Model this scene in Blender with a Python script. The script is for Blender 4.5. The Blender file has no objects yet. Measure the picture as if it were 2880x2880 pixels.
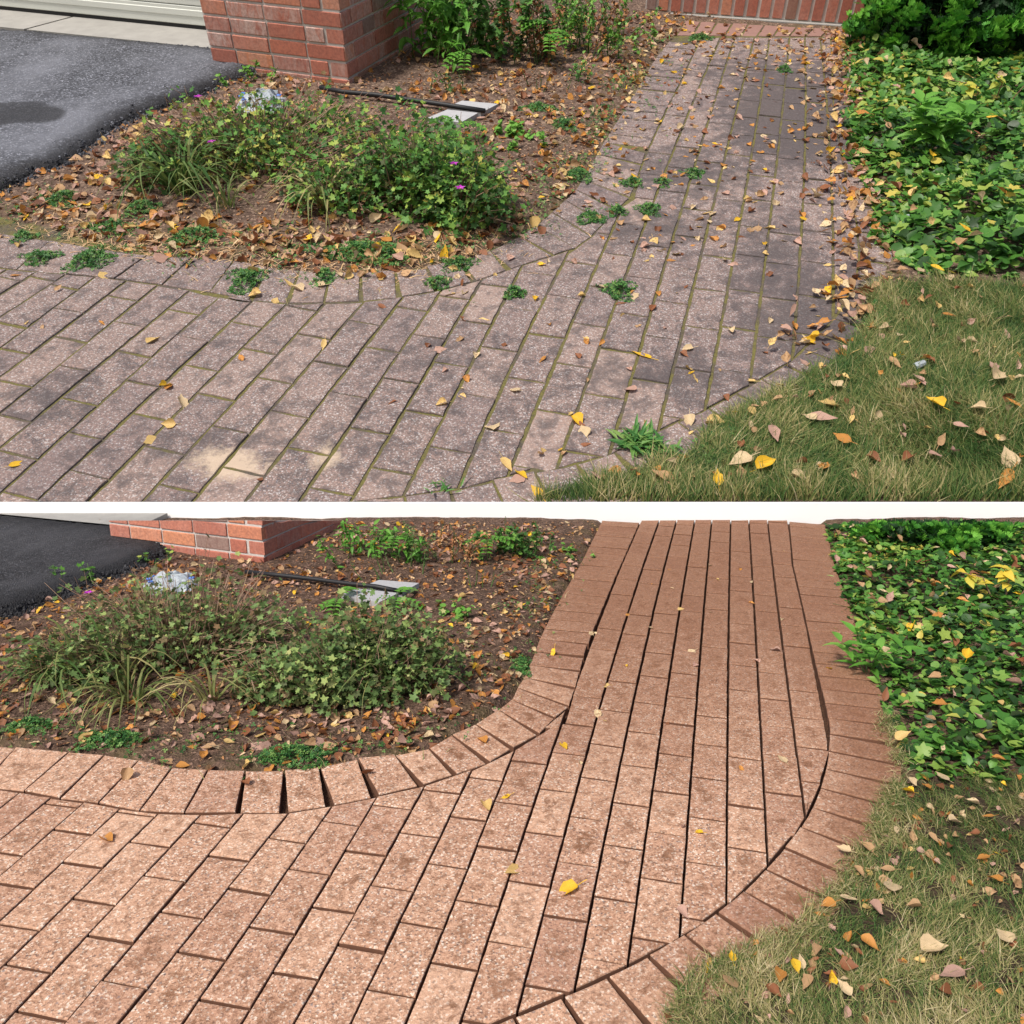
import bpy, math, random
import numpy as np
from mathutils import Matrix, Vector
R = math.radians
random.seed(7); rng = np.random.default_rng(7)
scn = bpy.context.scene

# ------------------------------------------------------------------ camera, sky, sun, exposure
F = 2350.0                       # focal length in photo pixels (photo 2880 px)
H = 1.35                         # eye height over the lower walk
PB = R(14.95)                    # pitch below the lower ground's horizon
SLOPE = R(28.65)                 # the upper garden climbs away at this slope
cam_d = bpy.data.cameras.new('camera'); cam = bpy.data.objects.new('camera', cam_d)
scn.collection.objects.link(cam); scn.camera = cam
cam.location = (0, 0, H); cam.rotation_euler = (math.pi/2 - PB, 0, 0)
cam_d.sensor_width = 36; cam_d.lens = F/2880*36; cam_d.clip_end = 2000; cam_d.clip_start = .02
SUN_EL, SUN_AZ = R(52), R(215)   # azimuth measured clockwise from +Y
w = bpy.data.worlds.new("World"); scn.world = w; w.use_nodes = True
nt = w.node_tree; bg = nt.nodes['Background']
sky = nt.nodes.new('ShaderNodeTexSky'); sky.sky_type = 'NISHITA'; sky.sun_disc = False
sky.sun_elevation = SUN_EL; sky.sun_rotation = SUN_AZ; sky.air_density = 1.0; sky.dust_density = 4.0; sky.ozone_density = .6
nt.links.new(sky.outputs[0], bg.inputs[0]); bg.inputs[1].default_value = .11
sd = bpy.data.lights.new('sun', 'SUN'); sd.energy = 2.8; sd.angle = R(7); sd.color = (1, .95, .87)
sun = bpy.data.objects.new('sun', sd); scn.collection.objects.link(sun)
sv = Vector((math.sin(SUN_AZ)*math.cos(SUN_EL), math.cos(SUN_AZ)*math.cos(SUN_EL), math.sin(SUN_EL)))
sun.rotation_euler = sv.to_track_quat('Z', 'Y').to_euler()
scn.view_settings.view_transform = 'Standard'; scn.view_settings.look = 'None'
scn.view_settings.exposure = 0.36; scn.view_settings.gamma = 1

# ------------------------------------------------------------------ the two grounds
DB = H/math.tan(PB + math.atan(22/F))                 # far edge of the lower ground
rayA = PB - math.atan(24/F)
rA = (DB+.015)/math.cos(rayA)
SC = rA*math.sin(rayA+SLOPE)/H
VA = H/math.tan(rayA+SLOPE)                           # near edge of the upper ground (its own units)
MB_ = Matrix.Identity(4)
MA_ = Matrix.Translation((0, 0, H)) @ Matrix.Rotation(SLOPE, 4, 'X') @ Matrix.Scale(SC, 4) @ Matrix.Translation((0, 0, -H))
PL = {'A': dict(M=MA_, p=PB+SLOPE), 'B': dict(M=MB_, p=PB)}
S = 1440/1932
TO = dict(U1=(0, 0), U2=(1440, 0), U3=(0, 720), U4=(1440, 720), L1=(0, 1440), L2=(1440, 1440), L3=(0, 2160), L4=(1440, 2160))
def px(t, x, y):
    if t == 'F': return x*2880/1932, y*2880/1932
    return TO[t][0]+x*S, TO[t][1]+y*S
def g(pl, X, Y, h=0.0):                               # photo measure -> ground coordinates at height h
    p = PL[pl]['p']; a = (X-1440)/F; b = (Y-1440)/F
    den = b*math.cos(p)+math.sin(p)
    k = (H-h)/den
    return a*k, (math.cos(p)-b*math.sin(p))*k
def G(pl, t, pts): return [g(pl, *px(t, x, y)) for x, y in pts]
def GG(pl, *segs):
    o = []
    for t, pts in segs: o += G(pl, t, pts)
    return o
def proj(pl, u, v, h=0.0):
    p = PL[pl]['p']; z = v*math.cos(p)+(H-h)*math.sin(p); y = (H-h)*math.cos(p)-v*math.sin(p)
    return 1440+F*u/z, 1440+F*y/z
def h_at(pl, u, v, Y):                                # height above (u,v) that shows at photo row Y
    p = PL[pl]['p']; b = (Y-1440)/F
    # (e cos - v sin) = b (v cos + e sin)
    e = v*(b*math.cos(p)+math.sin(p))/(math.cos(p)-b*math.sin(p))
    return H-e
def inpoly(P, poly):
    P = np.asarray(P); x, y = P[..., 0], P[..., 1]; poly = np.asarray(poly); r = np.zeros(x.shape, bool)
    for (x0, y0), (x1, y1) in zip(poly, np.roll(poly, -1, 0)):
        c = (y0 > y) != (y1 > y)
        r ^= c & (x < (x1-x0)*(y-y0)/((y1-y0) if y1 != y0 else 1e-9)+x0)
    return r
def dpoly(P, line, closed=True):
    P = np.asarray(P); d = np.full(P.shape[:-1], 1e9); line = np.asarray(line)
    n = len(line)
    for i in range(n if closed else n-1):
        a, b = line[i], line[(i+1) % n]; ab = b-a
        t = np.clip(((P-a)@ab)/(ab@ab+1e-12), 0, 1)
        d = np.minimum(d, np.linalg.norm(P-(a+t[..., None]*ab), axis=-1))
    return d

# ------------------------------------------------------------------ objects and materials
def tag(o, label=None, cat=None, group=None, kind=None):
    if label: o['label'] = label
    if cat: o['category'] = cat
    if group: o['group'] = group
    if kind: o['kind'] = kind
    return o
def link(o, pl=None, parent=None, M=None):
    scn.collection.objects.link(o)
    if parent is not None: o.parent = parent
    else: o.matrix_world = (PL[pl]['M'] if pl else Matrix.Identity(4)) @ (M or Matrix.Identity(4))
    return o
def empty(name, pl, u=0, v=0, h=0, rz=0):
    o = bpy.data.objects.new(name, None); o.empty_display_size = .05
    return link(o, pl, None, Matrix.Translation((u, v, h)) @ Matrix.Rotation(rz, 4, 'Z'))
class Mesh:
    def __init__(s): s.v = []; s.f = []; s.c = []; s.m = []; s.n = 0
    def add(s, V, Fc, col=(.5, 0, 0), mi=0):
        V = np.asarray(V, float).reshape(-1, 3); s.v.append(V)
        s.f += [tuple(int(i)+s.n for i in q) for q in Fc]; s.m += [mi]*len(Fc)
        c = np.asarray(col, float); s.c.append(np.broadcast_to(c, (len(V), 3)) if c.ndim == 1 else c)
        s.n += len(V)
    def build(s, name, mats, smooth=False):
        me = bpy.data.meshes.new(name); V = np.concatenate(s.v)
        me.from_pydata(V.tolist(), [], s.f)
        for m in (mats if isinstance(mats, (list, tuple)) else [mats]): me.materials.append(m)
        a = me.color_attributes.new('tint', 'FLOAT_COLOR', 'POINT')
        c = np.concatenate([np.concatenate(s.c), np.ones((len(V), 1))], 1).astype(np.float32)
        a.data.foreach_set('color', c.ravel())
        if any(s.m): me.polygons.foreach_set('material_index', s.m)
        if smooth: me.polygons.foreach_set('use_smooth', [True]*len(me.polygons))
        me.update(); return me
    def obj(s, name, mats, pl=None, parent=None, M=None, smooth=False):
        return link(bpy.data.objects.new(name, s.build(name, mats, smooth)), pl, parent, M)
def box(m, c, sz, rz=0, col=(.5, 0, 0), mi=0, bev=0.0):
    hx, hy, hz = [q/2 for q in sz]; cs, sn = math.cos(rz), math.sin(rz)
    if bev > 0:
        V = []
        for z, i in ((-hz, bev), (-hz+bev, 0), (hz-bev, 0), (hz, bev)):
            for x, y in ((-hx+i, -hy+i), (hx-i, -hy+i), (hx-i, hy-i), (-hx+i, hy-i)): V.append((x, y, z))
        Fc = [(3, 2, 1, 0), (12, 13, 14, 15)]
        for k in range(3):
            for j in range(4): Fc.append((4*k+j, 4*k+(j+1) % 4, 4*k+4+(j+1) % 4, 4*k+4+j))
    else:
        V = [(x, y, z) for z in (-hz, hz) for x, y in ((-hx, -hy), (hx, -hy), (hx, hy), (-hx, hy))]
        Fc = [(3, 2, 1, 0), (4, 5, 6, 7), (0, 1, 5, 4), (1, 2, 6, 5), (2, 3, 7, 6), (3, 0, 4, 7)]
    V = [(c[0]+x*cs-y*sn, c[1]+x*sn+y*cs, c[2]+z) for x, y, z in V]
    m.add(V, Fc, col, mi)
def tube(m, pts, r0, r1=None, n=5, col=(.5, 0, 0), mi=0):
    pts = np.asarray(pts, float); k = len(pts); r1 = r0 if r1 is None else r1
    V = []
    for i, p in enumerate(pts):
        d = pts[min(i+1, k-1)]-pts[max(i-1, 0)]; d /= np.linalg.norm(d)+1e-9
        a = np.cross(d, (0, 0, 1) if abs(d[2]) < .9 else (1, 0, 0)); a /= np.linalg.norm(a); b = np.cross(d, a)
        r = r0+(r1-r0)*i/(k-1)
        for j in range(n):
            t = 2*math.pi*j/n; V.append(p+r*(a*math.cos(t)+b*math.sin(t)))
    Fc = [(i*n+j, i*n+(j+1) % n, (i+1)*n+(j+1) % n, (i+1)*n+j) for i in range(k-1) for j in range(n)]
    Fc += [tuple(range(n))[::-1], tuple((k-1)*n+j for j in range(n))]
    m.add(V, Fc, col, mi)
def cloud(m, tv, tf, pos, yaw, pitch, roll, sc, col, mi=0):
    """copies of one leaf template merged into a mesh: arrays of N placements"""
    pos = np.asarray(pos, float); N = len(pos)
    if N == 0: return
    def ar(q): return np.broadcast_to(np.asarray(q, float), (N,))
    cy, sy, cp, sp, cr, sr = [fn(ar(q)) for q in (yaw, pitch, roll) for fn in (np.cos, np.sin)]
    tv = np.asarray(tv, float); V = tv[None]*ar(sc)[:, None, None]
    x, y, z = V[..., 0], V[..., 1], V[..., 2]
    e = lambda q: q[:, None]
    x, z = x*e(cr)+z*e(sr), -x*e(sr)+z*e(cr)              # roll about y
    y, z = y*e(cp)-z*e(sp), y*e(sp)+z*e(cp)               # pitch about x (tip up)
    x, y = x*e(cy)-y*e(sy), x*e(sy)+y*e(cy)
    V = np.stack([x, y, z], -1)+pos[:, None]
    nv = len(tv); base = m.n
    FF = [tuple(i*nv+j for j in q) for i in range(N) for q in tf]
    c = np.repeat(np.asarray(col, float).reshape(N, 3), nv, 0)
    m.add(V.reshape(-1, 3), FF, c, mi)

def mat(name): 
    m = bpy.data.materials.new(name); m.use_nodes = True; t = m.node_tree
    return m, t, t.nodes['Principled BSDF']
class N:
    def __init__(s, t): s.t = t
    def __call__(s, typ, **k):
        n = s.t.nodes.new('ShaderNode'+typ)
        for a, b in k.items(): setattr(n, a, b)
        return n
    def co(s): return s('TexCoord').outputs['Object']
    def noise(s, sc, det=4, ro=.55, vec=None, dist=0):
        n = s('TexNoise'); n.inputs['Scale'].default_value = sc; n.inputs['Detail'].default_value = det
        n.inputs['Roughness'].default_value = ro; n.inputs['Distortion'].default_value = dist
        s.t.links.new(vec or s.co(), n.inputs['Vector']); return n.outputs['Fac']
    def ramp(s, fac, stops, interp='LINEAR'):
        n = s('ValToRGB'); n.color_ramp.interpolation = interp; e = n.color_ramp.elements
        while len(e) < len(stops): e.new(.5)
        for i, (p, c) in enumerate(stops):
            e[i].position = p; e[i].color = tuple(c)+(1,) if hasattr(c, '__len__') else (c, c, c, 1)
        s.t.links.new(fac, n.inputs[0]); return n.outputs[0]
    def mix(s, fac, a, b, bt='MIX'):
        n = s('Mix', data_type='RGBA', blend_type=bt)
        for q, i in ((fac, 0), (a, 6), (b, 7)):
            if hasattr(q, 'links'): s.t.links.new(q, n.inputs[i])
            else: n.inputs[i].default_value = q if i == 0 else (tuple(q)+(1,))
        return n.outputs[2]
    def math(s, op, a, b=0.0, clamp=False):
        n = s('Math', operation=op); n.use_clamp = clamp
        for q, i in ((a, 0), (b, 1)):
            if hasattr(q, 'links'): s.t.links.new(q, n.inputs[i])
            else: n.inputs[i].default_value = q
        return n.outputs[0]
    def tint(s):
        a = s('VertexColor'); a.layer_name = 'tint'; sp = s('SeparateColor'); s.t.links.new(a.outputs[0], sp.inputs[0])
        return sp.outputs[0], sp.outputs[1], sp.outputs[2]
    def bump(s, h, strength, dist, bsdf, prev=None):
        b = s('Bump'); b.inputs['Strength'].default_value = strength; b.inputs['Distance'].default_value = dist
        s.t.links.new(h, b.inputs['Height']); s.t.links.new(b.outputs[0], bsdf.inputs['Normal'])
    def to(s, o, i): s.t.links.new(o, i)
def v3(c, k=1.0): return tuple(q*k for q in c)

def leaf_mat(name, cols, trans=.3, rough=.55, spec=.3, vein=0.0, spots=0.0):
    """tint.r picks along the list of colours; soft light goes through the blade"""
    m, t, b = mat(name); n = N(t); r, g_, bl = n.tint()
    c = n.ramp(r, [(i/(len(cols)-1), q) for i, q in enumerate(cols)])
    if spots:
        sp = n.ramp(n.noise(spots, 3), [(.5, 0), (.68, .8)])
        c = n.mix(sp, c, (.16, .07, .03))
    n.to(c, b.inputs['Base Color']); b.inputs['Roughness'].default_value = rough
    b.inputs['Specular IOR Level'].default_value = spec
    tr = n('BsdfTranslucent'); n.to(c, tr.inputs[0]); mx = n('MixShader'); mx.inputs[0].default_value = trans
    n.to(b.outputs[0], mx.inputs[1]); n.to(tr.outputs[0], mx.inputs[2]); n.to(mx.outputs[0], t.nodes['Material Output'].inputs[0])
    return m
def plain(name, col, rough=.8, var=.25, scale=20, bump=.0, bd=.002, spec=.3):
    m, t, b = mat(name); n = N(t)
    c = n.mix(n.noise(scale, 5), v3(col, 1-var), v3(col, 1+var)); n.to(c, b.inputs['Base Color'])
    b.inputs['Roughness'].default_value = rough; b.inputs['Specular IOR Level'].default_value = spec
    if bump: n.bump(n.noise(scale*4, 4), bump, bd, b)
    return m

def paver_mat(name, worn):
    m, t, b = mat(name); n = N(t); r, g_, bl = n.tint(); co = n.co()
    vo = n('TexVoronoi'); vo.inputs['Scale'].default_value = 280 if worn else 230; n.to(co, vo.inputs['Vector'])
    cell = n('SeparateColor'); n.to(vo.outputs['Color'], cell.inputs[0])
    v2 = n('TexVoronoi'); v2.inputs['Scale'].default_value = 150 if worn else 120; n.to(co, v2.inputs['Vector'])
    cell2 = n('SeparateColor'); n.to(v2.outputs['Color'], cell2.inputs[0])
    if worn:
        base = n.ramp(n.noise(9, 5, .6), [(.3, (.15, .112, .102)), (.7, (.235, .17, .148))])
        agg = n.ramp(cell.outputs[0], [(0, (.10, .085, .085)), (.18, (.135, .102, .096)), (.45, (.195, .142, .125)), (.8, (.265, .198, .178)), (.93, (.48, .45, .44))])
        stone = [(0, (.10, .11, .14)), (.1, (.2, .2, .24)), (.11, (.32, .21, .18)), (.9, (.33, .22, .19)), (.93, (.58, .56, .56))]
    else:
        base = n.ramp(n.noise(7, 5, .6), [(.3, (.49, .285, .19)), (.7, (.63, .40, .285))])
        agg = n.ramp(cell.outputs[0], [(0, (.07, .05, .045)), (.13, (.29, .15, .09)), (.5, (.51, .29, .185)), (.82, (.60, .375, .255)), (.95, (.80, .70, .58))])
        stone = [(0, (.09, .08, .085)), (.07, (.22, .19, .19)), (.13, (.52, .29, .19)), (.89, (.57, .33, .22)), (.94, (.78, .70, .62))]
    st = n.ramp(cell2.outputs[0], stone, 'CONSTANT')
    near = n.ramp(v2.outputs['Distance'], [(.28, 1), (.42, 0)])
    c = n.mix(.75, base, agg); c = n.mix(n.math('MULTIPLY', near, .7), c, st)
    c = n.mix(n.math('MULTIPLY', n.math('ABSOLUTE', n.math('SUBTRACT', r, .5)), .9), c, n.ramp(r, [(.45, (.30, .15, .11) if not worn else (.16, .12, .12)), (.55, (.70, .45, .31) if not worn else (.40, .29, .24))]))
    nz = n.noise(16, 6, .7, dist=.4); nz2 = n.noise(60, 4, .7)
    if worn:
        k = n.math('ADD', n.math('MULTIPLY', g_, 1.25), n.math('MULTIPLY', n.math('SUBTRACT', nz, .5), 1.9))
        mask = n.ramp(k, [(.3, 0), (.5, .7), (.75, 1)])
        dark = n.mix(nz2, (.035, .032, .036), (.10, .085, .085))
        c = n.mix(n.math('MULTIPLY', mask, .82), c, dark)
        sand = n.ramp(n.math('ADD', bl, n.math('MULTIPLY', n.math('SUBTRACT', nz2, .5), .9)), [(.35, 0), (.75, 1)])
        c = n.mix(n.math('MULTIPLY', sand, .85), c, (.5, .39, .29))
    else:
        # brown silt left in the middle of each stone (blue) and a film of dust over the far stones (green)
        k = n.math('ADD', n.math('MULTIPLY', bl, .42), n.math('MULTIPLY', n.math('SUBTRACT', n.noise(23, 8, .75, dist=1.2), .5), 2.6))
        mask = n.ramp(k, [(.2, 0), (.5, 1)])
        dirt = n.mix(nz2, (.09, .042, .022), (.27, .125, .065))
        c = n.mix(n.math('MULTIPLY', mask, n.ramp(n.noise(3.2, 3), [(.35, .45), (.65, .95)])), c, dirt)
        c = n.mix(n.ramp(n.noise(42, 7, .75, dist=.8), [(.5, 0), (.66, .8)]), c, dirt)
        kk = n.ramp(n.math('ADD', g_, n.math('MULTIPLY', n.math('SUBTRACT', nz, .5), .9)), [(.05, 0), (.85, .8)])
        c = n.mix(kk, c, n.mix(n.math('MULTIPLY', agg if False else cell.outputs[1], .8), (.13, .055, .03), (.30, .145, .08)))
    n.to(c, b.inputs['Base Color']); b.inputs['Roughness'].default_value = .86; b.inputs['Specular IOR Level'].default_value = .25
    hh = n.math('ADD', n.math('MULTIPLY', vo.outputs['Distance'], .6), n.noise(300, 3))
    n.bump(hh, .5, .0025, b); return m
M_pB, M_pA = paver_mat('clean_paver', False), paver_mat('worn_paver', True)

def soil_mat(name, cA, cB, joint, jointmoss):
    """tint.r: lawn soil, g: inside the walk (joint fill), b: moss film"""
    m, t, b = mat(name); n = N(t); r, g_, bl = n.tint()
    nz = n.noise(24, 8, .7); vo = n('TexVoronoi'); vo.inputs['Scale'].default_value = 130; n.to(n.co(), vo.inputs['Vector'])
    cl = n('SeparateColor'); n.to(vo.outputs['Color'], cl.inputs[0])
    c = n.ramp(nz, [(.3, v3(cA, .55)), (.5, cA), (.72, cB)])
    c = n.mix(n.ramp(cl.outputs[0], [(.84, 0), (.86, .6)], 'CONSTANT'), c, v3(cB, 1.6))
    c = n.mix(n.ramp(cl.outputs[1], [(.86, 0), (.88, .7)], 'CONSTANT'), c, v3(cA, .35))
    c = n.mix(n.math('MULTIPLY', n.ramp(n.noise(9, 5), [(.46, 0), (.66, .5)]), bl), c, (.12, .10, .04))
    jm = n.mix(n.ramp(n.noise(7, 4, .6), [(.36, 0), (.52, 1)]), joint, jointmoss)
    jm = n.mix(n.ramp(n.noise(90, 4, .6), [(.4, 0), (.7, .6)]), jm, v3(joint, .6))
    c = n.mix(n.math('MULTIPLY', r, .85), c, n.mix(nz, (.02, .016, .01), (.07, .05, .032)))
    c = n.mix(g_, c, jm)
    n.to(c, b.inputs['Base Color']); b.inputs['Roughness'].default_value = .95; b.inputs['Specular IOR Level'].default_value = .15
    n.bump(n.math('ADD', nz, n.math('MULTIPLY', vo.outputs['Distance'], .5)), .9, .012, b); return m
M_soilB = soil_mat('dark_soil', (.10, .062, .044), (.19, .12, .088), (.085, .042, .027), (.09, .048, .03))
M_soilA = soil_mat('dry_soil', (.115, .075, .056), (.22, .155, .115), (.105, .088, .07), (.15, .135, .045))
def asphalt_mat(name, lo, hi, wet=None):
    m, t, b = mat(name); n = N(t); r, g_, bl = n.tint()
    vo = n('TexVoronoi'); vo.inputs['Scale'].default_value = 150; n.to(n.co(), vo.inputs['Vector'])
    cl = n('SeparateColor'); n.to(vo.outputs['Color'], cl.inputs[0])
    c = n.ramp(cl.outputs[0], [(0, v3(lo, .5)), (.5, lo), (.85, hi), (1, v3(hi, 2.2))])
    c = n.mix(n.ramp(n.noise(2.2, 4, .6), [(.4, 0), (.65, .6)]), c, v3(hi, 1.5))
    c = n.mix(r, c, (.012, .012, .014))                       # fresh black edge and oily patches
    n.to(c, b.inputs['Base Color']); b.inputs['Roughness'].default_value = .75; b.inputs['Specular IOR Level'].default_value = .35
    n.bump(vo.outputs['Distance'], .8, .006, b); return m
M_asphA = asphalt_mat('old_asphalt', (.055, .058, .07), (.12, .125, .145))
M_asphB = asphalt_mat('black_asphalt', (.022, .022, .025), (.045, .045, .05))
M_conc = plain('concrete', (.31, .30, .28), .9, .25, 12, .4, .004)
M_white = plain('white_paint', (.93, .93, .92), .6, .015, 5, 0)
M_door = plain('door_paint', (.66, .68, .63), .45, .06, 3)
M_rubber = plain('black_rubber', (.018, .018, .02), .5, .2, 40)
M_plate = plain('weathered_stone', (.38, .38, .39), .8, .2, 60, .3)
M_mortar = plain('mortar', (.54, .50, .47), .95, .25, 40, .6, .003)
M_ground = plain('far_ground', (.12, .11, .07), .95, .3, 2)
def brick_mat():
    m, t, b = mat('red_brick'); n = N(t); r, g_, bl = n.tint()
    c = n.ramp(r, [(0, (.36, .11, .075)), (.35, (.47, .155, .10)), (.6, (.55, .20, .13)), (.82, (.68, .28, .13)), (.9, (.2, .12, .1)), (1, (.26, .17, .14))])
    mp = n('Mapping'); mp.inputs['Scale'].default_value = (3, 3, 1); n.to(n.co(), mp.inputs[0])
    st = n.noise(11, 6, .7, mp.outputs[0], .8)
    c = n.mix(n.math('MULTIPLY', n.ramp(st, [(.34, 0), (.58, .9)]), g_), c, (.60, .45, .40))
    c = n.mix(n.ramp(n.noise(70, 5, .7), [(.35, .45), (.6, 0)]), c, (.15, .05, .04))
    n.to(c, b.inputs['Base Color']); b.inputs['Roughness'].default_value = .85
    n.bump(n.noise(90, 5, .7), .6, .004, b); return m
M_brick = brick_mat()
M_stem = leaf_mat('twig', [(.12, .07, .05), (.27, .16, .11), (.42, .29, .2)], .05, .8)
M_gstem = leaf_mat('green_stem', [(.06, .12, .03), (.12, .2, .06)], .15)
M_ger = leaf_mat('lobed_leaf', [(.28, .15, .06), (.07, .09, .028), (.055, .14, .035), (.08, .21, .045), (.15, .33, .06), (.36, .48, .09), (.55, .5, .12)], .3)
M_gerB = leaf_mat('dusty_lobed_leaf', [(.30, .19, .10), (.11, .12, .045), (.085, .14, .045), (.12, .20, .06), (.19, .31, .10), (.33, .43, .13), (.5, .5, .2)], .3)
M_cov = leaf_mat('ground_cover_leaf', [(.09, .05, .02), (.022, .06, .014), (.04, .12, .02), (.07, .21, .03), (.13, .31, .05), (.30, .42, .08), (.6, .5, .1)], .32, .48, .45)
M_lance = leaf_mat('lance_leaf', [(.08, .22, .03), (.14, .36, .05), (.26, .48, .1)], .35, .45)
M_grass = leaf_mat('grass_blade', [(.022, .06, .013), (.045, .11, .024), (.095, .17, .04), (.22, .23, .075), (.46, .39, .18), (.56, .48, .28)], .3, .6)
M_clo = leaf_mat('clover_leaf', [(.02, .08, .02), (.045, .15, .035), (.09, .24, .055), (.2, .32, .08)], .25)
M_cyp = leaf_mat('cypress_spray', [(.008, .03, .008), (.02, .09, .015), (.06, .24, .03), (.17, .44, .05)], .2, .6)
M_yel = leaf_mat('turning_leaf', [(.3, .42, .08), (.62, .55, .08), (.8, .55, .06)], .35)
DRY = [('pale yellow', (.72, .5, .19)), ('bright yellow', (.82, .5, .03)), ('tan', (.5, .31, .16)), ('orange', (.58, .26, .06)), ('pinkish', (.52, .32, .25)), ('rust brown', (.26, .1, .045)), ('cream', (.68, .52, .31))]
M_dry = [leaf_mat('dry_leaf_'+nm.replace(' ', '_'), [v3(c, .72), c, v3(c, 1.12)], .22, .6, .3, spots=120) for nm, c in DRY]
M_litter = leaf_mat('mixed_litter', [(.12, .06, .035), (.26, .11, .05), (.42, .2, .08), (.5, .29, .14), (.56, .36, .2), (.66, .46, .28), (.72, .5, .16)], .15, .7)
M_pur = leaf_mat('purple_petal', [(.5, .03, .5), (.62, .08, .62)], .3)
M_plast = plain('white_plastic', (.36, .40, .43), .4, .5, 60)
M_blue = plain('blue_print', (.08, .2, .6), .4, .1, 30)
M_straw = leaf_mat('dry_straw', [(.3, .2, .11), (.5, .38, .22)], .15)

# leaf templates -------------------------------------------------
def lobed():
    V = [(0, .35, .0)]; k = 15
    for i in range(k):
        a = -math.pi*.86+2*math.pi*.86*i/(k-1); r = .62 if i % 3 == 1 else (.36 if i % 3 != 1 and i % 3 == 2 else .47)
        V.append((r*math.sin(a), .38+r*math.cos(a), .12*r+(.05 if i % 2 else 0)))
    V.append((0, .12, -.02)); n = len(V)
    return V, [(0, i, i+1) for i in range(1, n-1)]+[(0, n-1, 1)]
def kidney():
    V = [(0, .3, -.06)]
    for i in range(10):
        a = -math.pi*.9+2*math.pi*.9*i/9; V.append((.5*math.sin(a), .4+.45*math.cos(a), .03*math.cos(3*a)))
    return V, [(0, i, i+1) for i in range(1, 10)]+[(0, 10, 1)]
def lance(w_=.17):
    V = []
    for y, ww, z in ((0, .03, 0), (.25, w_, .04), (.55, w_*.85, .04), (.82, w_*.4, -.01), (1, .005, -.08)):
        V += [(-ww, y, z+.4*ww), (0, y, z), (ww, y, z+.4*ww)]
    return V, [(3*i+j, 3*i+j+1, 3*i+4+j, 3*i+3+j) for i in range(4) for j in range(2)]
def blade(bend=.35, w_=.035):
    V = []
    for k in range(4):
        t = k/3; ww = w_*(1-t*.93); V += [(-ww, bend*t*t, t*(1-.25*bend*t)), (ww, bend*t*t, t*(1-.25*bend*t))]
    return V, [(2*i, 2*i+1, 2*i+3, 2*i+2) for i in range(3)]
def trefoil():
    V, Fc = [], []
    for k in range(3):
        a = k*2*math.pi/3; b_ = len(V)
        for x, y in ((0, 0), (-.24, .3), (-.16, .52), (.16, .52), (.24, .3)):
            V.append((x*math.cos(a)-y*math.sin(a), x*math.sin(a)+y*math.cos(a), .05*y))
        Fc.append(tuple(range(b_, b_+5)))
    return V, Fc
def spray():
    V, Fc = [], []
    for k in range(7):
        a = R(-66+22*k); L = .95-.07*abs(k-3); x0, y0 = .18*math.sin(a*.5), .12*k % .2
        dx, dy = math.sin(a), math.cos(a); nx, ny = dy, -dx; b_ = len(V)
        for t, ww in ((.1, .04), (.45, .1), (.8, .13), (1, .05)):
            V += [(x0+dx*L*t-nx*ww, y0+dy*L*t-ny*ww, .22*t*t), (x0+dx*L*t+nx*ww, y0+dy*L*t+ny*ww, .22*t*t+.03)]
        Fc += [(b_+2*i, b_+2*i+1, b_+2*i+3, b_+2*i+2) for i in range(3)]
    return V, Fc
T_lob, T_kid, T_lan, T_bl, T_tre, T_spr = lobed(), kidney(), lance(), blade(), trefoil(), spray()
T_bl2 = blade(.8, .03)
def arch():
    V = []
    for k in range(8):
        t = k/7; ww = .014*(1-t**2*.95); V += [(-ww, .75*t**1.6, .95*t-.85*t**3), (ww, .75*t**1.6, .95*t-.85*t**3)]
    return V, [(2*i, 2*i+1, 2*i+3, 2*i+2) for i in range(7)]
T_arch = arch(); T_obl = lance(.3); T_thin = lance(.1)
NAR = [1, .95, .8, .62, 1, .75, .5, .9]
def dry_leaf(kind):
    """broad pointed autumn leaf, cupped or folded, with its stalk; length 1"""
    rr = random.Random(kind*13+5); cup = [.05, .35, .7, .2, 1.1, .5, .15, .9][kind % 8]; tw = rr.uniform(-.5, .5)
    prof = [(0, .06), (.07, .24), (.2, .37), (.38, .39), (.56, .31), (.74, .19), (.88, .08), (1, .005)]
    if kind % 3 == 1: prof = [(0, .05), (.08, .3), (.24, .47), (.42, .45), (.6, .32), (.78, .16), (.9, .06), (1, .005)]
    V, Fc = [], []
    for i, (y, ww) in enumerate(prof):
        for j in range(5):
            x = ww*(j-2)/2*(1+rr.uniform(-.22, .12)); z = cup*(abs(x)**1.5)*1.3+tw*x*(y-.4)+rr.uniform(-.012, .012)+.25*cup*(y-.5)**2
            V.append((x*(1-.25*cup*abs(x))*NAR[kind], y-.5+rr.uniform(-.02, .02), z))
    for i in range(len(prof)-1):
        for j in range(4): Fc.append((5*i+j, 5*i+j+1, 5*i+6+j, 5*i+5+j))
    b_ = len(V); zz = min(v[2] for v in V)
    for i in range(4):
        t = i/3; V += [(-.012+.1*t*t*tw, -.5-.38*t, .03*t), (.012+.1*t*t*tw, -.5-.38*t, .03*t+.01)]
    Fc += [(b_+2*i, b_+2*i+1, b_+2*i+3, b_+2*i+2) for i in range(3)]
    V = [(x, y, z-zz) for x, y, z in V]
    return V, Fc
T_dry = [dry_leaf(k) for k in range(8)]
#PART2

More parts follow.
